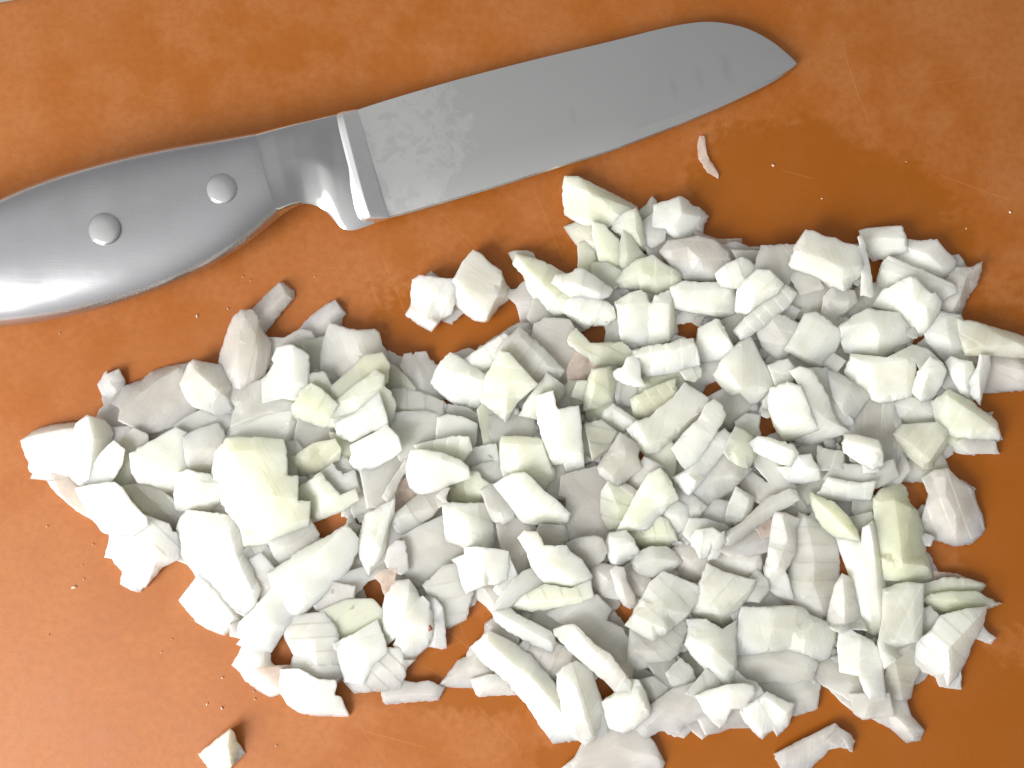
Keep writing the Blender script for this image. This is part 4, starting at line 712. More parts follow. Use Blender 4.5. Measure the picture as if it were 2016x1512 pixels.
4 w 8; 540,735,.6 610,680,.8 720,650,.8 790,575,.9 900,500,.9 990,375,.9 1180,500,.8 1170,540,.6 1110,640,.4 980,770,.3 860,870,.2 790,920,.15 720,985,.05 690,960,.1 610,860,.3; 610,690,1 700,850,1 790,910,.7 / 720,650,1 850,820,.95 / 790,580,1 960,730,.95 / 900,500,1 1100,620,.9; *long striped slab = long cross-striped pale slab with a bright lower end, in the heart of the pile
4 w 8; 890,890,.6 960,810,.8 980,780,.8 1110,650,.9 1160,550,.9 1220,500,.9 1290,560,.8 1310,640,.7 1230,780,.6 1100,1000,.2 1020,1082,.05 960,1010,.2; 970,810,1 1100,1000,.6 / 1060,720,1 1230,780,.8 / 1130,620,1 1310,650,.8; *bright ended bar = narrower striped bar parallel to the long striped slab, with its own bright end
2 w 5; 1200,500 1300,465 1440,460 1520,570 1420,660,.7 1330,730,.6 1310,640 1290,560; 1300,500 1410,600 1330,700; *banded grey slab = banded grey slab right of the two parallel striped bars
3 w 8; 905,1120,.4 1000,1080,.6 1110,1000 1230,790 1300,750,.9 1370,815,.8 1260,950,.5 1160,1110,.3 1020,1260,.05; 1000,1090,1 1080,1150,.9 / 1000,1090,1 1260,840,1.05; *third bar = pale bar with a bright lower end lying below the two parallel striped bars
2 w 6; 870,1110 890,920 900,890 1020,1085 910,1140; ; pale strip in shade
2 y 5; 700,970 900,860 890,920 870,1130 800,1040 690,1010; ; pale sloping plate
4 w 9; 1215,310,.2 1290,190,.6 1410,70,.9 1510,10,.9 1590,180,.7 1720,370,.4 1650,450,.3 1530,565,.1 1430,450,.5 1340,490,.1; 1290,200,1 1430,420,.9 / 1430,70,1.02 1640,440,.6; *streaked slab = large slab with dark diagonal streaks right of the square-ended block
3 w 6; 1570,660 1630,510 1720,400 1660,240 1800,200 1880,300 1640,560; ; shaded pale facet
3 y 8; 1310,920,.7 1360,810 1400,730,.9 1450,760,.9 1560,850,.7 1555,920,.4 1480,1060,.1 1380,1000,.3; 1370,820,1 1540,880,.9 / 1400,1020,.7 1490,1040,.5; *glassy wedge = greenish pale wedge with a glassy glint on its lower corner, beside the third bar
2 w 6; 1430,690,.7 1480,660,.8 1570,665,.9 1580,720,.7 1570,850 1500,790 1450,760; 1450,700 1560,720; pale tented flake
2 w 6; 1120,1320,.2 1070,1230,.5 1160,1110 1260,950 1380,1000 1480,1060,.4 1390,1140,.2 1250,1250,.1 1180,1290,.1; 1200,1120 1400,1100; *translucent ramp = translucent grey slab sloping under the third bar
1 p 5; 1170,1330 1290,1210 1390,1220 1350,1320 1310,1390 1240,1350; ; grey-pink slab in shade
2 w 6; 1540,960 1560,920 1720,1030 1740,1100 1830,1210 1840,1300,.7 1620,1300 1460,1210,.7 1470,1150 1520,1120 1600,1150; 1500,1140 1700,1200 ; *grey drape = grey irregular slab below the bright sloping slab
3 w 7; 1310,1480,.3 1350,1340,.6 1400,1205,.9 1530,1285,.7 1490,1470,.3 1450,1495,.1; 1390,1230,1 1500,1290,1 1450,1460,.6; *small upright plate = small upright rectangular plate alone above a dark gap in the centre of the pile
3 w 6; 1330,1560,.4 1460,1480,.6 1640,1300,.8 1820,1225,.8 1870,1240,.6 1885,1285,.4 1750,1360,.3 1560,1490,.2 1380,1640,.1 1330,1670,.1 1290,1640,.3; 1340,1600,.9 1600,1380,1.05 1860,1260,.8; *long grey splint = long slender grey splint pointing up to the right, centre right of the pile
2 w 5; 900,1180 910,1150 1000,1250 1130,1360,.7 1090,1440,.5 980,1350; 920,1170 1110,1380; *small grey batten = small grey batten beside the curved white horn
4 y 10; 470,1520,.3 530,1410,.5 620,1240,.7 710,1090,.9 800,1050,.9 850,1100,.8 930,1260,.5 940,1290,.3 870,1340,.2 810,1420,.1 750,1510,.1 700,1530,.1 620,1535,.1 450,1540,.2; 530,1440,.8 700,1220,1.05 830,1110,1 / 700,1220,1.05 860,1280,.7; *curved white horn = thick curved white horn-shaped piece, lower centre of the pile
2 p 5; 550,1190,.5 620,1090,.8 680,1000 800,1050 710,1100 620,1240,.7; 600,1150 740,1050; pinkish step
3 w 8; 310,1050,.3 400,930,.6 490,780,.9 560,830,.8 620,890,.7 610,960,.6 640,1040,.4 540,1120,.1 470,1188,.05 400,1140,.1 330,1090,.2; 420,930,.9 520,900,1.05 610,960,.9 / 340,1040,.7 420,1110,.7 520,1000,.9; *frosted cube = frosted grey cube with a ragged edge, above the curved white horn
2 y 6; 370,1390,.5 380,1230,.7 410,1170,.9 480,1190,.9 600,1250,.8 540,1400,.6 470,1510,.4 410,1500,.4; 400,1200,1.05 480,1380,.9; *tapered plate = tapered pale plate left of the curved white horn
3 g 2; 490,1180 540,1190 615,1240 590,1260; ; dark green thread-like sliver
3 y 6; 280,980 220,700 330,680 440,760,.8 380,890,.6 250,980,.3; ; dull olive backing piece
T 1140 960
2 w 6; 650,210,.7 720,120,.9 830,170,.7 830,240,.5 800,300,.3 740,350,.2 690,270,.5; 700,200,1.05 780,230,1; *small pebble chip = small rounded chip tucked in the bend of the curved white horn
3 g 6; 370,345,.7 530,300,.9 640,240 690,270,.9 740,350,.7 765,430,.4 740,455,.2 620,470,.1 470,475,.1 430,420,.4; 450,400,1 600,380,1.05 740,380,.8 / 600,380,1.05 630,465,.4; *yellow green foot = yellow-green bent piece at the foot of the curved white horn
4 w 7; 205,430,.5 240,360,.8 370,340,.9 430,410,.7 470,500,.5 470,530,.3 340,610,.1 260,610,.1 235,540,.3; 240,380,1 300,470,1 290,600,.4 / 300,470,1 440,430,.9; *sparkling cube = small sparkling white cube left of the yellow-green foot
1 p 4; 790,440 850,260 960,140 1150,160 1160,280 1000,300 860,320; 880,260 1140,230; dull grey slab in shade
2 w 5; 860,360 890,280 1000,290 1130,330 1190,380,.7 1150,420,.6 900,400; 900,330 1120,370; thin grey flake
3 w 6; 895,400,.7 930,350,.9 1050,330,.9 1110,370,.9 1130,345 1130,430,.7 1080,555,.3 1030,560,.3 1030,480,.6 1000,530,.3 960,545,.3 930,470,.4 900,450,.5; 1110,380,1 1060,460,1.1 1050,540,.6; *gnarled nub = gnarled double-ended nub in the lower centre of the pile
2 w 6; 1020,580,.4 1100,490,.8 1250,500,.9 1390,510,.8 1400,600,.6 1400,690,.4 1250,690,.4 1120,650,.4; 1050,560,1 1390,600,1; *half buried log = long grey log half buried behind the grooved tile
2 p 4; 1120,480 1190,410 1230,455 1400,340 1490,385,.8 1480,460,.5 1330,505,.4 1200,500; 1220,470 1470,410; grey spade-shaped flake
3 w 6; 420,590,.4 450,530,.7 560,480,.9 680,478,.9 760,530,.7 800,580,.5 720,640,.2 580,690,.1 490,690,.1 440,640,.3; 440,600,.8 600,560,1.1 780,580,.8; *rounded grey log = rounded pale log right of the sparkling cube
2 p 6; 740,640,.4 800,570,.7 770,500,.8 850,460,.9 900,490,.8 1010,570,.6 980,690,.3 940,715,.1 830,680,.2; 790,520,1 870,570,1.1 960,690,.5; *pink shoulder piece = glistening pinkish lump between the rounded log and the grooved tile
2 p 6; 100,690,.4 130,620,.8 190,640,.9 270,650,.9 310,780,.6 300,840,.3 200,820,.2 130,750,.2; 130,640,1 220,720,1.1 290,820,.5; *teat shaped piece = rounded grey-pink piece above the little finger-like stick
3 p 5; 260,650 290,630 340,640 360,740,.8 420,850,.6 430,910,.4 400,940,.3 350,930,.3 320,850,.5 290,740,.7; 300,650 370,880,.9; *finger stick = little finger-like pinkish stick pointing down over a bare patch of board
2 p 5; 350,660 420,610 500,690 550,770,.7 510,845,.4 440,780,.6 390,730; 400,640 510,800; short grey-pink batten
1 p 4; 170,570 260,620 350,620 420,570 430,610 350,680 230,650; ; dim pink scrap
1 p 4; 110,830 130,750 210,830 310,840 325,930,.6 240,960,.4 170,890; ; dull pinkish flake
0 p 3; 410,950 430,800 510,850 460,900; ; pinkish scrap in shadow
0 p 3; 190,1060 260,1040 350,1080 410,1120 410,1170 370,1190 300,1120; ; ragged pink flake
4 w 9; 365,1085,.5 430,990,.7 500,870,.8 560,750,.9 660,665,.9 750,700,.9 945,780,.8 940,870,.5 870,990,.3 760,1090,.15 670,1170,.1 590,1245,.05 480,1160,.15 420,1110,.3; 440,1000,1.02 560,1060,1 690,1120,.7 / 500,890,1.02 640,950,1.02 860,990,.6; *banded tile = large pale tile with a bright lower band, right of the finger-like stick
3 w 6; 410,1090,.5 850,1020,.7 840,1110,.6 800,1230,.5 770,1300,.3 720,1350,.3 460,1425,.1 390,1370,.2 400,1270,.4; 450,1280,.8 600,1290,1 780,1240,.8; *ragged grey tile = ragged grey tile underneath the large banded tile
4 w 8; 870,1000,.3 920,870,.6 950,740,.8 1010,600,.9 1120,660,.8 1290,710,.8 1390,730,.8 1370,800,.6 1320,890,.4 1260,960,.3 1220,1040,.2 1140,1125,.05 1060,1070,.1 960,1040,.1; 950,920,.95 1100,970,1 1270,960,.7 / 960,760,1 1350,810,.9; *grooved tile = pale grooved tile just right of the large banded tile
4 w 7; 830,1235,.3 860,1150,.5 850,1040,.6 1000,1040 1130,1120 1240,1040,.8 1230,1300,.6 1240,1400,.4 1210,1560,.1 1170,1570,.1 1040,1480,.1 900,1330,.2; 880,1180,.9 1060,1270,1.05 1220,1420,.7 / 860,1240,.6 1010,1340,.8 1190,1540,.4; *crossed plank = pale faceted plank crossing down from under the grooved tile
3 w 8; 1240,1320,.2 1250,1150,.5 1290,950,.7 1400,960,.8 1690,945,.9 1760,960,.8 1820,1020,.7 1900,1050,.7 2010,1110,.6 2000,1200,.5 1960,1320,.2 1890,1370,.05 1780,1310,.1 1640,1280,.1 1480,1290,.1 1340,1310,.1; 1550,950,1.02 1530,1100,1 1480,1280,.6 / 1710,960,1 1690,1130,.85 1660,1270,.4 / 1850,1070,1 1780,1200,1 1770,1300,.6; *stepped bar = long stepped bar with two brighter facets across the lower right of the pile
2 p 4; 1360,950 1330,910 1400,850 1480,800,.9 1570,880,.7 1700,945; ; dim pinkish slab behind the stepped bar
2 w 5; 1390,870 1300,900,.6 1380,740 1390,680 1450,750 1460,790,.7; ; narrow grey slab in shade
1 p 4; 1390,510 1490,470 1470,610 1450,700 1400,690; ; grey-pink backing piece
4 p 9; 1455,700,.4 1480,560,.5 1500,440,.6 1520,300,.7 1540,190,.8 1610,200,.8 1740,250,.7 1720,330,.5 1700,520,.7 1620,660,.8 1700,900,.4 1560,850,.1 1470,770,.2 1460,610,.6; 1600,210,1.05 1640,400,1.1 1570,620,1.1 / 1510,440,.8 1700,460,.7; *left wavy panel = tall wavy panel with a bright left strip, at the centre right of the pile
3 w 8; 1740,200,.8 1830,250,.8 1920,330,.7 2020,420,.6 2030,560,.4 2040,750,.3 1990,1000,.2 1900,1060,.05 1740,960,.1 1600,870,.3 1680,640,.7 1720,420,.8; 1780,230,1.05 1850,520,1 1850,760,1.05 1930,1000,.5 / 1850,760,1.05 1760,900,.6; *right wavy panel = tall grey wavy panel right of the bright-stripped panel
2 p 4; 1410,330 1510,230 1530,240 1500,340 1440,350; ; wrinkled dark membrane
1 w 4; 1590,200 1720,100 1740,180 1730,240 1640,200; ; dim grey slab
T 1512 940
4 g 8; 335,110,.3 390,150,.6 520,200,.7 620,300,.7 700,420,.5 740,520,.2 640,505,.1 520,460,.15 430,390,.3 380,310,.4 350,220,.4; 360,160,.8 500,290,1.05 640,430,1 720,500,.5; *green bud = pale green bud-shaped piece lying diagonally above the long upright plank
2 p 5; 500,170 690,180 720,330 660,330 580,230; ; dull pinkish slab
2 w 5; 690,180 800,165 850,280 860,340 720,320 700,240; 760,180 790,320; small grey upright slab
2 y 5; 660,330 800,310 830,400 860,470 740,470; ; grey cap
3 w 9; 525,470,.2 620,500,.6 740,520,.7 760,400,.8 810,350,.8 860,480,.5 895,620,.4 915,850,.3 920,1100,.3 905,1270,.05 860,1280,.05 740,1180,.4 700,900,.5 660,790,.4 600,620,.2; 640,560,.7 760,800,1 830,1240,.6 / 800,370,1.05 850,700,1.05 890,1240,.4; *upright plank = longest upright plank on the right side of the pile
4 g 10; 830,170,.5 890,95,.6 960,75,.6 1030,35,.5 1090,80,.5 1120,200,.5 1170,260,.5 1220,400,.4 1240,600,.3 1280,660,.3 1295,800,.2 1280,860,.05 1120,830,.2 910,800,.3 890,620,.5 850,440,.6 840,280,.7; 860,200,.9 1000,180,1.05 1130,240,.9 / 900,640,.9 1060,680,1.05 1260,700,.7 / 1000,180,1.05 1060,680,1.05; *green slab with tip = large pale green slab with a glassy pink-brown tip, at the right side of the pile
1 p 3; 1180,320 1210,215 1265,240 1240,300; ; glassy chip on the board
1 p 3; 1240,540 1270,600 1290,780 1260,700; ; thin lilac edge
3 w 9; 915,880,.7 1100,840,.9 1210,845,.9 1205,1050,.7 1195,1310,.3 1100,1350,.1 1000,1430 930,1500 880,1300 920,1100; 930,900,1 1150,880,1.05 1150,1280,.7; *plain square slab = large plain square-edged slab right of the long upright plank
1 p 4; 920,830 1050,820 1190,830 1100,860 930,880; ; grey-pink strip in shadow
1 p 3; 1290,860,.6 1310,780,.8 1410,750 1480,755 1580,795 1450,840 1320,870; 1330,820 1520,790; *brown pink membrane = brownish pink membrane above the green leaf-like flakes at the right
2 g 4; 1210,870 1290,870 1400,830 1580,795,.9 1700,830,.7 1720,850,.5 1700,880,.4 1600,915,.5 1430,930 1230,950; 1260,900 1560,840,1.15 1690,850; *upper green flake = upper of two pale green leaf-like flakes at the lower right
3 g 6; 1215,965,.4 1290,930,.7 1430,915,.8 1650,915,.7 1720,940,.6 1850,995,.1 1740,1035,.3 1560,1040,.6 1440,1065,.2 1380,1060,.2 1310,1030,.2; 1300,960,.8 1500,980,1.1 1780,1000,.6; *lower green flake = lower of two pale green leaf-like flakes, ending in a lilac tip
1 w 4; 1210,1000 1280,1010 1380,1060 1400,1100 1300,1150 1210,1060; ; dull grey scrap
1 p 4; 1200,1080 1250,1070 1300,1130 1270,1190 1200,1230; ; pink stub in shadow
3 w 10; 1140,1420,.3 1190,1300,.5 1300,1210,.7 1370,1100,.8 1560,1050,.8 1720,1030,.5 1700,1150,.4 1620,1300,.3 1560,1450,.2 1500,1560,.1 1420,1630,.05 1390,1550,.1 1300,1550,.1 1160,1480,.2; 1290,1230,.9 1420,1350,1.05 1430,1480,.9 1420,1610,.3 / 1420,1350,1.05 1640,1120,.9; *fan tail slab = big white slab with a ragged tail at the lower right edge of the pile
2 w 4; 1310,1560 1500,1550 1525,1670,.5 1350,1650,.5; ; ragged pale tag
1 p 4; 1620,1240 1680,1140 1720,1200 1800,1265,.8 1760,1315,.6 1690,1290; 1660,1170 1760,1290; *pink peg = pinkish peg poking out under the ragged-tailed slab
4 p 8; 460,1140,.4 500,960,.5 530,850,.6 585,760,.7 640,785,.6 675,830,.4 700,950,.3 740,1100,.2 780,1200 640,1190 570,1220 500,1190; 590,790,1 600,950,1.1 600,1180,.9; *shark fin slab = tall fin-shaped slab pointing up in the lower right of the pile
4 w 6; 550,1330,.4 570,1160,.8 720,1240,.8 830,1300,.8 890,1370,.7 900,1500,.5 920,1700,.2 940,1740,.05 800,1745,.05 760,1680,.2 720,1560,.5 570,1530,.3; 730,1290,1.02 725,1560,1.05 800,1700,.6; *hinged white panel = bright two-faced panel at the lower right, left of the plain square slab
T 1512 1134
2 w 6; 880,540 1000,600 1200,450 1190,540,.6 1000,640,.6 960,780,.4 900,700; ; pale shaded slope
2 c 6; 960,780,.4 1000,640,.8 1150,560,.9 1170,700,.6 1140,840,.3 1130,960,.1 1050,975,.1 960,930,.3; 1000,660,1.05 1060,960,.5; *cream tatter = creamy grey piece with a ragged bottom, left of the ragged-tailed slab
1 p 4; 1150,720 1260,740,.8 1230,820,.4 1140,845,.4; ; pinkish flap
2 w 5; 400,760,.6 340,700,.8 440,650 560,720 740,800 780,960 680,950 560,880,.6 460,830,.4; 450,700 740,900; *long grey apron = long grey apron-like slab below the stepped bar's end
1 p 4; 400,810 560,890 680,950 665,1030,.6 580,1000,.6 500,920; ; dim grey-pink strip
2 w 6; 665,960 790,970 930,960 960,1090,.5 860,1120,.3 745,1135,.2 670,1080,.4; 800,1000 760,1120,.6; *hanging grey flap = grey flap with a curled end hanging at the bottom right of the pile
1 p 6; 880,1120,.5 950,980,.8 1040,985,.8 1130,1100,.6 1235,1215,.3 1200,1300,.1 1100,1320,.05 1080,1310,.1 960,1200,.2; 960,1060,1.05 1080,1180,1.1 1150,1290,.5; *pink plank = pinkish plank end pointing down over the board at the lower right
0 p 5; 40,1400,.4 160,1340,.7 300,1270,.8 530,1155,.8 560,1200,.8 520,1310,.7 480,1370,.5 440,1420,.4 370,1480,.3 330,1540,.2 110,1540,.2 70,1460,.3; 130,1380,1 340,1300,1.1 540,1200,1; *stray long chip = long pinkish grey chip lying apart near the bottom edge
0 p 4; 525,1290 560,1190 620,1225 690,1300,.7 665,1390,.5 600,1360,.6; 570,1220 640,1360; *stray stub = short pinkish stub touching the end of the long chip near the bottom edge
T 1140 1134
2 w 6; 1240,660 1400,620 1490,590 1640,580 1780,620 1840,700,.8 1820,770,.5 1680,810,.4 1540,790,.4 1410,810,.4 1250,750; 1300,680 1500,660,1.1 1800,730; *wide grey fin = wide grey slab below the stepped bar
1 w 5; 1390,870 1530,790 1740,800 1860,890,.8 1890,960,.7 1880,1045,.4 1780,1085,.3 1700,1050,.4 1560,950 1450,950; 1500,830 1780,950; *rounded grey paddle = smooth rounded grey slab on the board at the lower right
1 w 4; 840,660 870,600 1010,740 1000,780 960,850 880,850; ; shaded grey plate
1 w 4; 480,720 660,680 730,820 770,900 690,960 660,880; 600,720 700,900; grey sloping slab
2 w 5; 560,690 730,655 745,760,.8 770,880,.5 740,890,.5 660,800; 690,700 720,860; upright translucent grey slip
2 w 5; 730,760 800,690 860,760 885,840,.6 830,900,.5 790,910,.5; 790,740 830,880; *frosty nugget = frosty rounded nugget below the ragged grey tile
2 w 6; 500,830 570,830 670,900,.8 660,940,.5 600,1010,.2 550,980,.3; 580,850 610,980,.9; small grey cube leaning
1 p 4; 420,820 450,760 570,830 500,840; ; small pink chip
3 w 11; 185,1000,.5 290,930,.7 390,890,.8 420,825,.9 460,830,.9 510,920,.7 550,1050,.4 545,1100,.2 440,1190,.05 350,1230,.05 240,1210,.05 210,1100,.2; 250,980,.9 470,930,1 540,1060,.8 / 270,1120,.8 440,1080,.95 530,1090,.5; *soap cube = glassy white cube beside the wavy-sided tile, at the bottom of the pile
2 p 5; 470,1210,.3 540,1100,.6 640,1010,.8 750,930,.8 960,870,.9 920,950 980,1070,.6 870,1110,.4 800,1150,.3 770,1190,.3 640,1210,.3 510,1245,.2; 520,1200,.7 700,1040,1.1 940,980,1; *bird shaped flake = bird-shaped grey flake with a ragged lower edge at the bottom of the pile
0 p 3; 660,1215 780,1180 830,1230 825,1280 700,1250; ; small pink tail
2 w 6; 870,910 960,850 1010,770 1110,830 1160,870 1000,950; ; pale step
4 w 8; 915,945,.5 1000,910,.7 1170,860,.8 1300,850,.8 1370,870,.7 1385,920,.5 1300,1030,.4 1200,1050,.4 1150,1150,.1 1110,1190,.05 1060,1150,.1 980,1050,.3; 930,960,.9 1200,930,1.1 1190,1040,.7 / 1200,930,1.1 1370,910,.8; *kite piece = kite-shaped white piece at the bottom of the pile, below the crossed plank
1 p 4; 970,1070 1060,1140 1130,1180 1200,1050 1270,1080,.8 1290,1160,.4 1190,1200,.3 1100,1240,.2 1050,1210,.3; ; pinkish base flake
4 w 8; 1270,1070,.4 1290,1030,.6 1390,980,.8 1480,915,.8 1580,970,.8 1690,1010,.6 1680,1100,.4 1650,1180,.2 1600,1230,.15 1560,1270,.05 1530,1210,.2 1490,1240,.1 1445,1290,.05 1400,1260,.1 1310,1150,.2; 1340,1080,1 1480,960,1.05 1640,1080,.9 / 1340,1080,1 1440,1240,.5; *crown piece = white piece with a jagged crown-like lower edge at the bottom right of the pile
2 w 5; 1160,860 1240,780 1290,850 1380,880 1450,940 1300,1030; ; pale backing slab
0 p 2; 880,1160 960,1130 1020,1190 970,1290 930,1260; ; faint clear flake on the board
T 860 1134
0 p 6; 970,1520,.4 1080,1430,.6 1200,1350,.7 1330,1270,.8 1500,1210,.9 1570,1190,.9 1600,1290,.8 1720,1315,.6 1800,1470,.3 1770,1560,.3 1000,1560,.4; 1100,1460,1 1400,1330,1.15 1560,1380,1 1740,1430,.8 / 1560,1380,1 1590,1290,.9; *bottom grey slab = broad grey slab cut off by the bottom edge of the photo
T 1300 200
0 p 2; 290,340,.5 310,270 345,270 370,420 460,580,.7 455,610,.5 370,560,.5 300,450,.5; 330,300 400,500; *lonely skin flake = thin brownish pink onion flake lying alone under the blade near its tip
"""
def parse():
    out, ox, oy = [], 0, 0
    for ln in TRACES.strip().splitlines():
        if ln.startswith('T '):
            ox, oy = map(float, ln.split()[1:]); continue
        head, outl, cr, words = [s.strip() for s in ln.split(';', 3)]
        lv, tint, th = head.split()
        def pts(s):
            r = []
            for w in s.split():
                q = [float(k) for k in w.split(',')]
                r.append((ox + q[0] / 4, oy + q[1] / 4, 1 - (1 - (q[2] if len(q) > 2 else 1.0)) * .98))
            return r
        out.append(dict(lv=int(lv), tint=tint, th=float(th) * .60, out=pts(outl), cr=[pts(c) for c in cr.split('/') if c.strip()], words=words))
    return out

def inside(poly, x, y):
    c = False; n = len(poly); j = n - 1
    for i in range(n):
        if (poly[i][1] > y) != (poly[j][1] > y) and x < (poly[j][0] - poly[i][0]) * (y - poly[i][1]) / (poly[j][1] - poly[i][1]) + poly[i][0]: c = not c
        j = i
    return c

def cdt(pts, loops, lines):
    """constrained triangulation inside the outline; returns points, triangles and each output point's source index (or -1)"""
    v = [Vector(p[:2]) for p in pts]
    r = geometry.delaunay_2d_cdt(v, lines, [loops], 1, 0.05)
    return r[0], [f for f in r[2]], [o[0] if o else -1 for o in r[3]]

def coarse(p):
    P = list(p['out']); loop = list(range(len(P))); lines = []
    for c in p['cr']:
        prev = None
        for q in c:
            hit = None
            for k, w in enumerate(P):
                if abs(w[0] - q[0]) + abs(w[1] - q[1]) < (5.5 if k < len(loop) else 2.0):
                    hit = k
                    if k < len(loop): P[k] = (w[0], w[1], (w[2] + q[2]) / 2)
                    break
            if hit is None: P.append(q); hit = len(P) - 1
            if prev is not None and prev != hit: lines.append((prev, hit))
            prev = hit
    V, F, src = cdt(P, loop, lines)
    H = []
    for k, w in enumerate(V):
        if src[k] >= 0: H.append(P[src[k]][2])
        else:
            d = sorted((((w.x - q[0]) ** 2 + (w.y - q[1]) ** 2), q[2]) for q in P)[:2]
            a, b = d[0][0] ** .5 + 1e-6, d[1][0] ** .5 + 1e-6
            H.append((d[0][1] / a + d[1][1] / b) / (1 / a + 1 / b))
    return np.array([(w.x, w.y, h) for w, h in zip(V, H)]), [tuple(f) for f in F], P, lines

def bary(tri, X, Y):
    (x0, y0, h0), (x1, y1, h1), (x2, y2, h2) = tri
    d = (y1 - y2) * (x0 - x2) + (x2 - x1) * (y0 - y2)
    if abs(d) < 2.0:                      # a sliver carries no height of its own
        return np.full(np.shape(X), -1.0), np.full(np.shape(X), -1.0), np.full(np.shape(X), -1.0), np.zeros(np.shape(X))
    a = ((y1 - y2) * (X - x2) + (x2 - x1) * (Y - y2)) / d
    b = ((y2 - y0) * (X - x2) + (x0 - x2) * (Y - y2)) / d
    return a, b, 1 - a - b, a * h0 + b * h1 + (1 - a - b) * h2

RES = 3.0; X0, Y0 = -150, -60
GW, GH = int((PW + 330) / RES), int((PH + 260) / RES)
ZMAP = np.zeros((GH, GW)); OWN = -np.ones((GH, GW), int)

def settle(p, idx):
    """lay the piece on what already lies there: fit a gently tilted plane to the heap under its outline"""
    V, F, P, lines = p['V'], p['F'], p['P'], p['lines']
    x0, x1 = V[:, 0].min(), V[:, 0].max(); y0, y1 = V[:, 1].min(), V[:, 1].max()
    i0, i1 = int((x0 - X0) / RES), int((x1 - X0) / RES) + 2; j0, j1 = int((y0 - Y0) / RES), int((y1 - Y0) / RES) + 2
    i0, j0 = max(i0, 0), max(j0, 0); i1, j1 = min(i1, GW), min(j1, GH)
    X, Y = np.meshgrid(X0 + (np.arange(i0, i1) + .5) * RES, Y0 + (np.arange(j0, j1) + .5) * RES)
    Hm = np.full(X.shape, np.nan)
    for f in F:
        a, b, c, h = bary([V[k] for k in f], X, Y)
        m = (a >= -1e-6) & (b >= -1e-6) & (c >= -1e-6)
        Hm[m] = h[m]
    m = ~np.isnan(Hm)
    cx, cy = V[:, 0].mean(), V[:, 1].mean()
    if m.sum() < 4:
        p['plane'] = (0.0, 0.0, 0.0, cx, cy); return
    Z = ZMAP[j0:j1, i0:i1][m]; dx, dy = X[m] - cx, Y[m] - cy
    A = np.stack([np.ones_like(dx), dx, dy], 1)
    co = np.linalg.lstsq(A, Z, rcond=None)[0] if Z.max() > .05 else np.zeros(3)
    lim = .026
    s = math.hypot(co[1], co[2])
    if s > lim: co[1:] *= lim / s
    pl = A[:, 1] * co[1] + A[:, 2] * co[2]
    off = np.percentile(Z - pl, 45)
    top = pl + off + Hm[m] * p['th']
    need = np.percentile((Z + .25 - top), 96)
    off += max(0.0, need)
    low = (pl + off).min()
    if low < 0.0: off -= low
    p['plane'] = (off, co[1], co[2], cx, cy)
    top = pl + off + Hm[m] * p['th']
    sub = ZMAP[j0:j1, i0:i1]; so = OWN[j0:j1, i0:i1]
    cur = sub[m]; o = so[m]; up = top > cur
    cur[up] = top[up]; o[up] = idx; sub[m] = cur; so[m] = o

PIECES = parse()
# pieces reach a little way under their neighbours, where the photograph cannot show them
UNI = np.zeros((GH, GW), bool)
for p in PIECES:
    V, F, _, _ = coarse(p)
    i0, i1 = int((V[:, 0].min() - X0) / RES), int((V[:, 0].max() - X0) / RES) + 2
    j0, j1 = int((V[:, 1].min() - Y0) / RES), int((V[:, 1].max() - Y0) / RES) + 2
    X, Y = np.meshgrid(X0 + (np.arange(i0, i1) + .5) * RES, Y0 + (np.arange(j0, j1) + .5) * RES)
    for f in F:
        a, b, c, h = bary([V[k] for k in f], X, Y)
        UNI[j0:j1, i0:i1] |= (a >= 0) & (b >= 0) & (c >= 0)
def grow(m, r):
    o = m.copy()
    for dy in range(-r, r + 1):
        for dx in range(-r, r + 1):
            if dx * dx + dy * dy <= r * r: o |= np.roll(np.roll(m, dy, 0), dx, 1)
    return o
CLOSED = ~grow(~grow(UNI, 5), 5)
def covered(x, y):
    j, i = int((y - Y0) / RES), int((x - X0) / RES)
    return 0 <= j < GH and 0 <= i < GW and CLOSED[j, i]
for p in PIECES:
    O = p['out']; n = len(O); poly = [q[:2] for q in O]
    amt = {0: 20, 1: 18, 2: 12, 3: 5}.get(p['lv'], 2)
    new = []
    for i in range(n):
        a, b = O[i - 1], O[(i + 1) % n]
        dx, dy = b[0] - a[0], b[1] - a[1]; L = math.hypot(dx, dy) + 1e-6
        nx, ny = dy / L, -dx / L
        if inside(poly, O[i][0] + nx * 1.5, O[i][1] + ny * 1.5): nx, ny = -nx, -ny
        k = amt
        while k > 0 and not (covered(O[i][0] + nx * (k + 3), O[i][1] + ny * (k + 3)) and covered(O[i][0] + nx * 3, O[i][1] + ny * 3)): k -= 1
        new.append((O[i][0] + nx * max(k, 0), O[i][1] + ny * max(k, 0), O[i][2]))
    for c in p['cr']:
        for q in range(len(c)):
            for i in range(n):
                if abs(c[q][0] - O[i][0]) + abs(c[q][1] - O[i][1]) < 2.0: c[q] = (new[i][0], new[i][1], c[q][2])
    p['out'] = new
order = sorted(range(len(PIECES)), key=lambda k: (PIECES[k]['lv'], k))
for k in order:
    p = PIECES[k]
    p['V'], p['F'], p['P'], p['lines'] = coarse(p)
    settle(p, k)
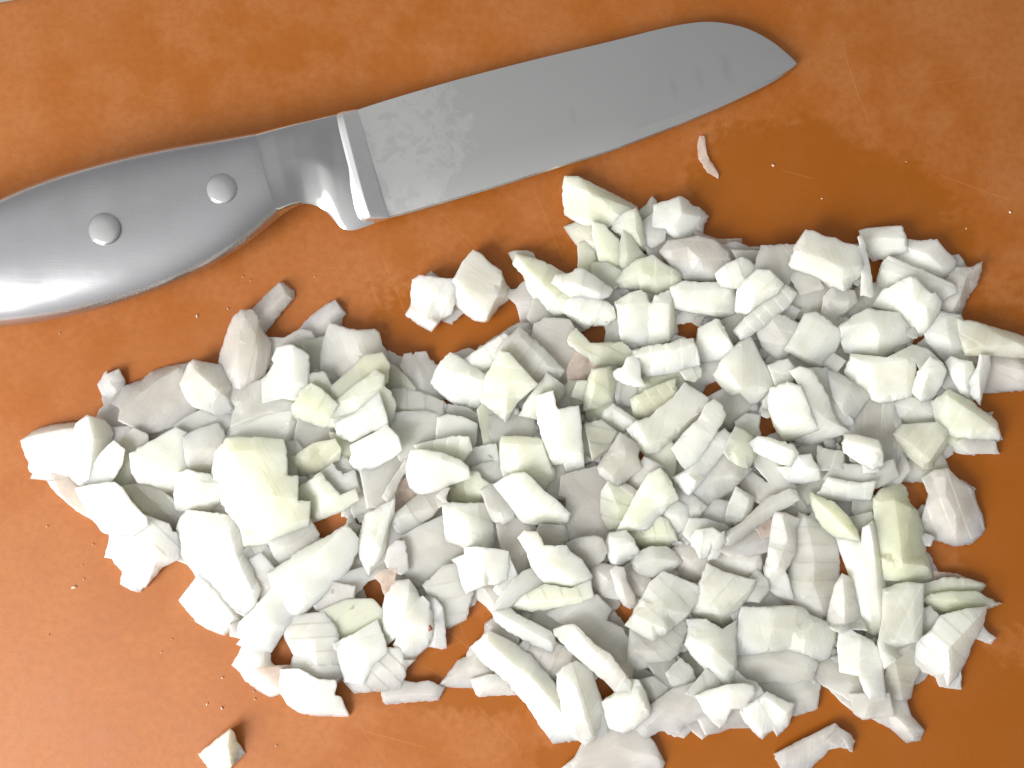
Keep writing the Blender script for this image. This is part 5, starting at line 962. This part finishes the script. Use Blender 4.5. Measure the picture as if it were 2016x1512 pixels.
# gaps through which the photograph shows the bare board; every other gap in the heap has a scrap at its bottom
HOLES = [(1404, 767, 28), (1265, 905, 20), (1455, 835, 14), (1440, 955, 24), (1444, 1041, 16), (1220, 1216, 34), (1080, 1324, 20), (1187, 1364, 20), (1250, 1322, 14),
         (1657, 1115, 24), (1727, 972, 28), (1772, 830, 14), (1722, 540, 22), (1817, 668, 14), (1557, 560, 14), (425, 1000, 12), (352, 1065, 16), (735, 1162, 40), (550, 1285, 40),
         (770, 1275, 14), (660, 747, 24), (805, 985, 26), (810, 1047, 14), (850, 785, 34), (812, 752, 16), (935, 850, 12), (945, 1185, 40), (1050, 662, 24), (1275, 495, 16), (287, 862, 30), (290, 955, 14), (905, 1260, 60), (1900, 1090, 60), (1800, 1000, 20)]
frnd = random.Random(21); FILL = []
SEE = (OWN < 0) & CLOSED
for j in range(GH):
    for i in range(GW):
        if not SEE[j, i]: continue
        x, y = X0 + (i + .5) * RES, Y0 + (j + .5) * RES
        if any(math.hypot(x - hx, y - hy) < hr + 10 for hx, hy, hr in HOLES): continue
        if not covered(x + 14, y) or not covered(x - 14, y) or not covered(x, y + 14) or not covered(x, y - 14): continue
        r = frnd.uniform(12, 19); n = frnd.choice([4, 5, 5, 6]); a0 = frnd.uniform(0, 6); st = frnd.uniform(.7, 1)
        cx, cy = x + frnd.uniform(-3, 3), y + frnd.uniform(2, 8)
        o = []
        for q in range(n):
            a = a0 + (q + frnd.uniform(-.25, .25)) * 2 * math.pi / n; rr = r * frnd.uniform(.8, 1.1)
            o.append((cx + rr * math.cos(a), cy + rr * st * math.sin(a), frnd.uniform(.7, 1.0)))
        f = dict(lv=0, tint='p', th=frnd.uniform(2.5, 5), out=o, cr=[], words='scrap', plane=(0.0, 0.0, 0.0, cx, cy))
        f['V'], f['F'], f['P'], f['lines'] = coarse(f)
        FILL.append(f)
        jj, ii = np.ogrid[:GH, :GW]
        SEE &= ((X0 + (ii + .5) * RES - cx) ** 2 + (Y0 + (jj + .5) * RES - cy) ** 2) > (r * .8) ** 2
fx0, fx1, fy0, fy1 = int(-X0 / RES), int((PW - X0) / RES), int(-Y0 / RES), int((PH - Y0) / RES)
vis = np.bincount(OWN[fy0:fy1, fx0:fx1][OWN[fy0:fy1, fx0:fx1] >= 0].ravel(), minlength=len(PIECES))

def fine_mesh(p, seed):
    rnd = random.Random(seed)
    V, F = p['V'], p['F']
    th = p['th'] / 1000
    off, sx, sy, cx, cy = p['plane']
    base = lambda x, y: (off + sx * (x - cx) + sy * (y - cy)) / 1000
    out = p['out']; n = len(out)
    # outline cut into short, slightly ragged steps
    pts, loop = [], []
    for i in range(n):
        a, b = out[i], out[(i + 1) % n]
        L = math.hypot(b[0] - a[0], b[1] - a[1]); m = max(1, int(round(L / 6.5)))
        nx, ny = (b[1] - a[1]) / (L + 1e-6), -(b[0] - a[0]) / (L + 1e-6)
        rag = rnd.choice([.3, .5, .8, 1.2])
        for k in range(m):
            t = k / m
            j = 0 if k == 0 else rnd.gauss(0, rag) * .8
            j = max(-2.0, min(2.0, j))
            pts.append((a[0] + (b[0] - a[0]) * t + nx * j, a[1] + (b[1] - a[1]) * t + ny * j, a[2] + (b[2] - a[2]) * t))
    nb = len(pts); loop = list(range(nb)); poly = [q[:2] for q in pts]
    arr = np.array(poly)
    lines = []
    def edge_dist(x, y):
        A = arr; B = np.roll(arr, -1, 0); d = B - A
        t = np.clip(((x - A[:, 0]) * d[:, 0] + (y - A[:, 1]) * d[:, 1]) / ((d ** 2).sum(1) + 1e-9), 0, 1)
        return float(np.sqrt(((A + d * t[:, None] - (x, y)) ** 2).sum(1)).min())
    cpts = []
    for c in p['cr']:
        prev = None
        for i in range(len(c) - 1):
            a, b = c[i], c[i + 1]
            L = math.hypot(b[0] - a[0], b[1] - a[1]); m = max(1, int(round(L / 8)))
            for k in range(m + 1):
                if k == 0 and i > 0: continue
                t = k / m
                q = (a[0] + (b[0] - a[0]) * t + rnd.gauss(0, .5), a[1] + (b[1] - a[1]) * t + rnd.gauss(0, .5))
                if not inside(poly, *q) or edge_dist(*q) < 2.2: prev = None; continue
                hit = None
                for kk, w in cpts:
                    if abs(w[0] - q[0]) + abs(w[1] - q[1]) < 2.5: hit = kk; break
                if hit is None:
                    pts.append((q[0], q[1], a[2] + (b[2] - a[2]) * t)); hit = len(pts) - 1; cpts.append((hit, q))
                if prev is not None and prev != hit: lines.append((prev, hit))
                prev = hit
    # a ring just inside the rim (softens the cut edge), then scattered points for the uneven surface
    xs0, ys0 = arr.min(0); xs1, ys1 = arr.max(0)
    extra = []
    for i in range(nb):
        a, b = arr[i - 1], arr[(i + 1) % nb]; d = b - a; d = d / (np.linalg.norm(d) + 1e-9)
        for sgn in (1, -1):
            q = arr[i] + np.array([-d[1], d[0]]) * 2.6 * sgn
            if inside(poly, q[0], q[1]) and edge_dist(q[0], q[1]) > 1.7: extra.append((q[0], q[1])); break
    g = 10.5
    yy = ys0 + g / 2
    while yy < ys1:
        xx = xs0 + g / 2
        while xx < xs1:
            q = (xx + rnd.uniform(-3, 3), yy + rnd.uniform(-3, 3))
            if inside(poly, *q) and edge_dist(*q) > 5.5 and all(abs(q[0] - w[0]) + abs(q[1] - w[1]) > 5 for _, w in cpts): extra.append(q)
            xx += g
        yy += g
    area = len(extra) * g * g
    steps = None
    if p['lv'] >= 1 and area > 2600 and len(p['cr']) < 3 and p['th'] > 3 and rnd.random() < .62:
        ev, evec = np.linalg.eigh(np.cov((arr - arr.mean(0)).T))
        ax = evec[:, 1] if rnd.random() < .7 else evec[:, 0]
        an = rnd.gauss(0, .18); ax = np.array([ax[0] * math.cos(an) - ax[1] * math.sin(an), ax[0] * math.sin(an) + ax[1] * math.cos(an)])
        per = rnd.uniform(22, 40); ph = rnd.uniform(0, per); sgn = rnd.choice([-1, 1]); sa = rnd.uniform(.14, .32)
        steps = (ax, per, ph, sgn, sa)
        pv = np.array([-ax[1], ax[0]]); pr = arr @ ax; qr = arr @ pv
        extra = [q for q in extra if edge_dist(*q) < 4 or abs(((np.dot(q, ax) + ph) % per) - per / 2) < per / 2 - 3.5]
        n0 = math.floor((pr.min() + ph) / per)
        while n0 * per - ph < pr.max():
            for dd in (-1.7, 1.7):
                v = qr.min()
                while v < qr.max():
                    q = ax * (n0 * per - ph + dd) + pv * v
                    if inside(poly, q[0], q[1]) and edge_dist(q[0], q[1]) > 2.4 and all(abs(q[0] - w[0]) + abs(q[1] - w[1]) > 3 for _, w in cpts): extra.append((q[0], q[1]))
                    v += 6
            n0 += 1
    ne = len(pts)
    for q in extra: pts.append((q[0], q[1], None))
    T, TF, src = cdt(pts, loop, lines)
    TV = np.array([(w.x, w.y) for w in T])
    H = np.full(len(TV), np.nan)
    for f in F:
        a, b, c, h = bary([V[k] for k in f], TV[:, 0], TV[:, 1])
        m = (a >= -1e-4) & (b >= -1e-4) & (c >= -1e-4)
        H[m] = h[m]
    rim = {}
    for k in range(len(TV)):
        s = src[k]
        if 0 <= s < nb: H[k] = pts[s][2]; rim[s] = k
        elif np.isnan(H[k]):
            d2 = ((V[:, :2] - TV[k]) ** 2).sum(1); nn = d2.argsort()[:3]; ww = 1 / (np.sqrt(d2[nn]) + .5)
            H[k] = (V[nn, 2] * ww).sum() / ww.sum()
    verts = []
    amp = min(.00009, th * .02)
    sd = rnd.uniform(0, 50)
    for k in range(len(TV)):
        x, y = TV[k]
        nz = noise.noise(Vector((x * .055 + sd, y * .055, sd))) * amp + noise.noise(Vector((x * .2, y * .2 + sd, sd))) * amp * .45
        z = base(x, y) + H[k] * th + nz
        s = src[k]
        if steps is not None:
            ax, per, ph, sgn, sa = steps
            fr = ((x * ax[0] + y * ax[1] + ph) % per) / per
            z += (fr - .5) * sgn * sa * .001
        if 0 <= s < nb: z -= min(.00022, .05 * th)
        verts.append((x, y, max(z, .00035)))
    W = [at(*v) for v in verts]
    faces = [tuple(f) for f in TF]
    ctr = arr.mean(0)
    ringk = [rim[s] for s in range(nb) if s in rim]
    nbv = len(W)
    for k in ringk:
        x, y, z = verts[k]
        d = ctr - np.array([x, y]); L = np.linalg.norm(d) + 1e-6
        q = np.array([x, y]) + d / L * min(3.5, L * .1)
        zb = min(base(x, y), z - .0004)
        W.append(at(q[0], q[1], max(zb, .00008)))
    m = len(ringk)
    for i in range(m):
        j = (i + 1) % m
        faces.append((ringk[i], ringk[j], nbv + j, nbv + i))
    faces.append(tuple(range(nbv, nbv + m)))
    return W, faces

LAND = []
for k, p in enumerate(PIECES):
    p['c'] = np.array([(q[0], q[1]) for q in p['out']]).mean(0)
    if p['words'].startswith('*'):
        short, full = [s.strip() for s in p['words'][1:].split('=')]
        p['short'], p['label'] = short, full
        if vis[k] * RES * RES > 1200: LAND.append(p)
used = set(p['label'] for p in PIECES if 'label' in p)
def placed_label(p):
    ds = sorted(LAND, key=lambda q: ((q['c'] - p['c']) ** 2).sum())[:9]
    best = None
    for i, a in enumerate(ds):
        for b in ds[i + 1:]:
            u, v = a['c'] - p['c'], b['c'] - p['c']
            lu, lv = np.linalg.norm(u) + 1, np.linalg.norm(v) + 1
            cs = (u @ v) / (lu * lv)
            s = lu + lv + 90 * (1 + cs)
            lab = p['words'] + ' between the ' + a['short'] + ' and the ' + b['short']
            if len(lab.replace('-', ' ').split()) > 16 or lab in used: continue
            if best is None or s < best[0]: best = (s, lab)
    return best[1]

ranked = sorted((k for k in range(len(PIECES)) if vis[k] >= 3), key=lambda k: -vis[k])
# past three hundred in view, the slivers that show least are one heap of scraps
single = set(ranked[:300]) | set(k for k in ranked if PIECES[k]['words'].startswith('*'))
while len(single) > 310:
    single.remove(min((k for k in single if not PIECES[k]['words'].startswith('*')), key=lambda k: vis[k]))
rest = [k for k in ranked if k not in single]
if rest:
    VV, FF = [], []
    for k in rest + FILL:
        W, F = fine_mesh(PIECES[k], k) if isinstance(k, int) else fine_mesh(k, len(VV))
        o = len(VV); VV += W; FF += [tuple(i + o for i in f) for f in F]
    so = add_mesh('onion_scraps', VV, FF, M_ON['p', 'watery'], sharp=32)
    tag(so, 'small onion scraps half hidden in the gaps under the pile', 'onion scraps', kind='stuff')
for k in range(len(PIECES)):
    if k not in single: continue
    p = PIECES[k]
    W, F = fine_mesh(p, k)
    c = p['c']; org = at(c[0], c[1], max(p['plane'][0] / 1000, 0))
    mat = M_SKIN if 'skin' in p['words'] or 'membrane' in p['words'] else M_ON[p['tint'], kind_of(p)]
    ob = add_mesh('onion_piece', W, F, mat, None, org, sharp=13)
    if 'label' not in p: p['label'] = placed_label(p); used.add(p['label'])
    alone = p['lv'] == 0 and p['words'].startswith(('*stray', '*lone', '*white pillow', '*little grey', '*diamond', '*short stick', '*bottom grey'))
    tag(ob, p['label'], 'onion piece', 'onion pieces lying apart on the board' if alone else 'chopped onion pieces in the heap')
    if p['words'].startswith('*rounded lobe'):
        V, FS = [], []
        z = (p['plane'][0] + .85 * p['th']) / 1000
        for r, dz in ((1.0, -.0004), (.8, .0005), (.3, .0007)):
            for i in range(14):
                a = i * 2 * math.pi / 14; rr = r * (1 + .25 * math.sin(3 * a + 1))
                V.append(at(847 + 4.2 * rr * math.cos(a), 1237 + 6.5 * rr * math.sin(a), z + dz))
        for q in range(2):
            for i in range(14): FS.append((q * 14 + i, q * 14 + (i + 1) % 14, (q + 1) * 14 + (i + 1) % 14, (q + 1) * 14 + i))
        FS.append(tuple(range(28, 42)))
        add_mesh('brown_spot', V, FS, M_SPOT, ob)

# ------------------------------------------------------------------ specks and juice on the bare board
def dome(V, F, px, py, r, h, rnd, n=9, stretch=1.0, ang=0.0):
    o = len(V); c = at(px, py, 0)
    k = FRAME_W / PW
    ph = rnd.uniform(0, 6)
    for rr, hh in ((1.0, .0), (.85, .5), (.5, .9)):
        for i in range(n):
            a = i * 2 * math.pi / n
            q = r * k * rr * (1 + .25 * math.sin(2 * a + ph) + .15 * math.sin(3 * a + ph * 2))
            ux, uy = q * math.cos(a) * stretch, q * math.sin(a)
            V.append((c[0] + ux * math.cos(ang) - uy * math.sin(ang), c[1] + ux * math.sin(ang) + uy * math.cos(ang), .0001 + h * hh))
    for s in range(2):
        for i in range(n):
            F.append((o + s * n + i, o + s * n + (i + 1) % n, o + (s + 1) * n + (i + 1) % n, o + (s + 1) * n + i))
    F.append(tuple(o + 2 * n + i for i in range(n)))
rnd = random.Random(11)
V, F = [], []
for px, py, r in [(1522, 326, 6), (1618, 391, 4), (93, 1036, 4), (146, 1156, 8), (165, 1140, 4), (162, 1113, 3), (184, 1072, 3),
                  (449, 608, 4), (493, 552, 3), (478, 545, 3), (118, 656, 3), (388, 622, 6), (438, 1334, 4), (408, 1386, 5), (437, 1394, 6), (502, 1376, 4), (500, 1361, 3),
                  (1988, 418, 6), (1902, 450, 3), (463, 1239, 3), (338, 1258, 3), (318, 1284, 3), (96, 1250, 3), (975, 612, 3), (620, 545, 3)]:
    dome(V, F, px, py, r * .42, .0002 + r * .00003, rnd, stretch=rnd.uniform(.8, 1.5), ang=rnd.uniform(0, 3))
for _ in range(4):
    dome(V, F, rnd.uniform(0, PW), rnd.uniform(0, PH), rnd.uniform(.8, 1.8), .0003, rnd)
so = add_mesh('onion_crumbs', V, F, M_CRUMB)
tag(so, 'tiny pale onion crumbs scattered over the bare board', 'crumbs', kind='stuff')
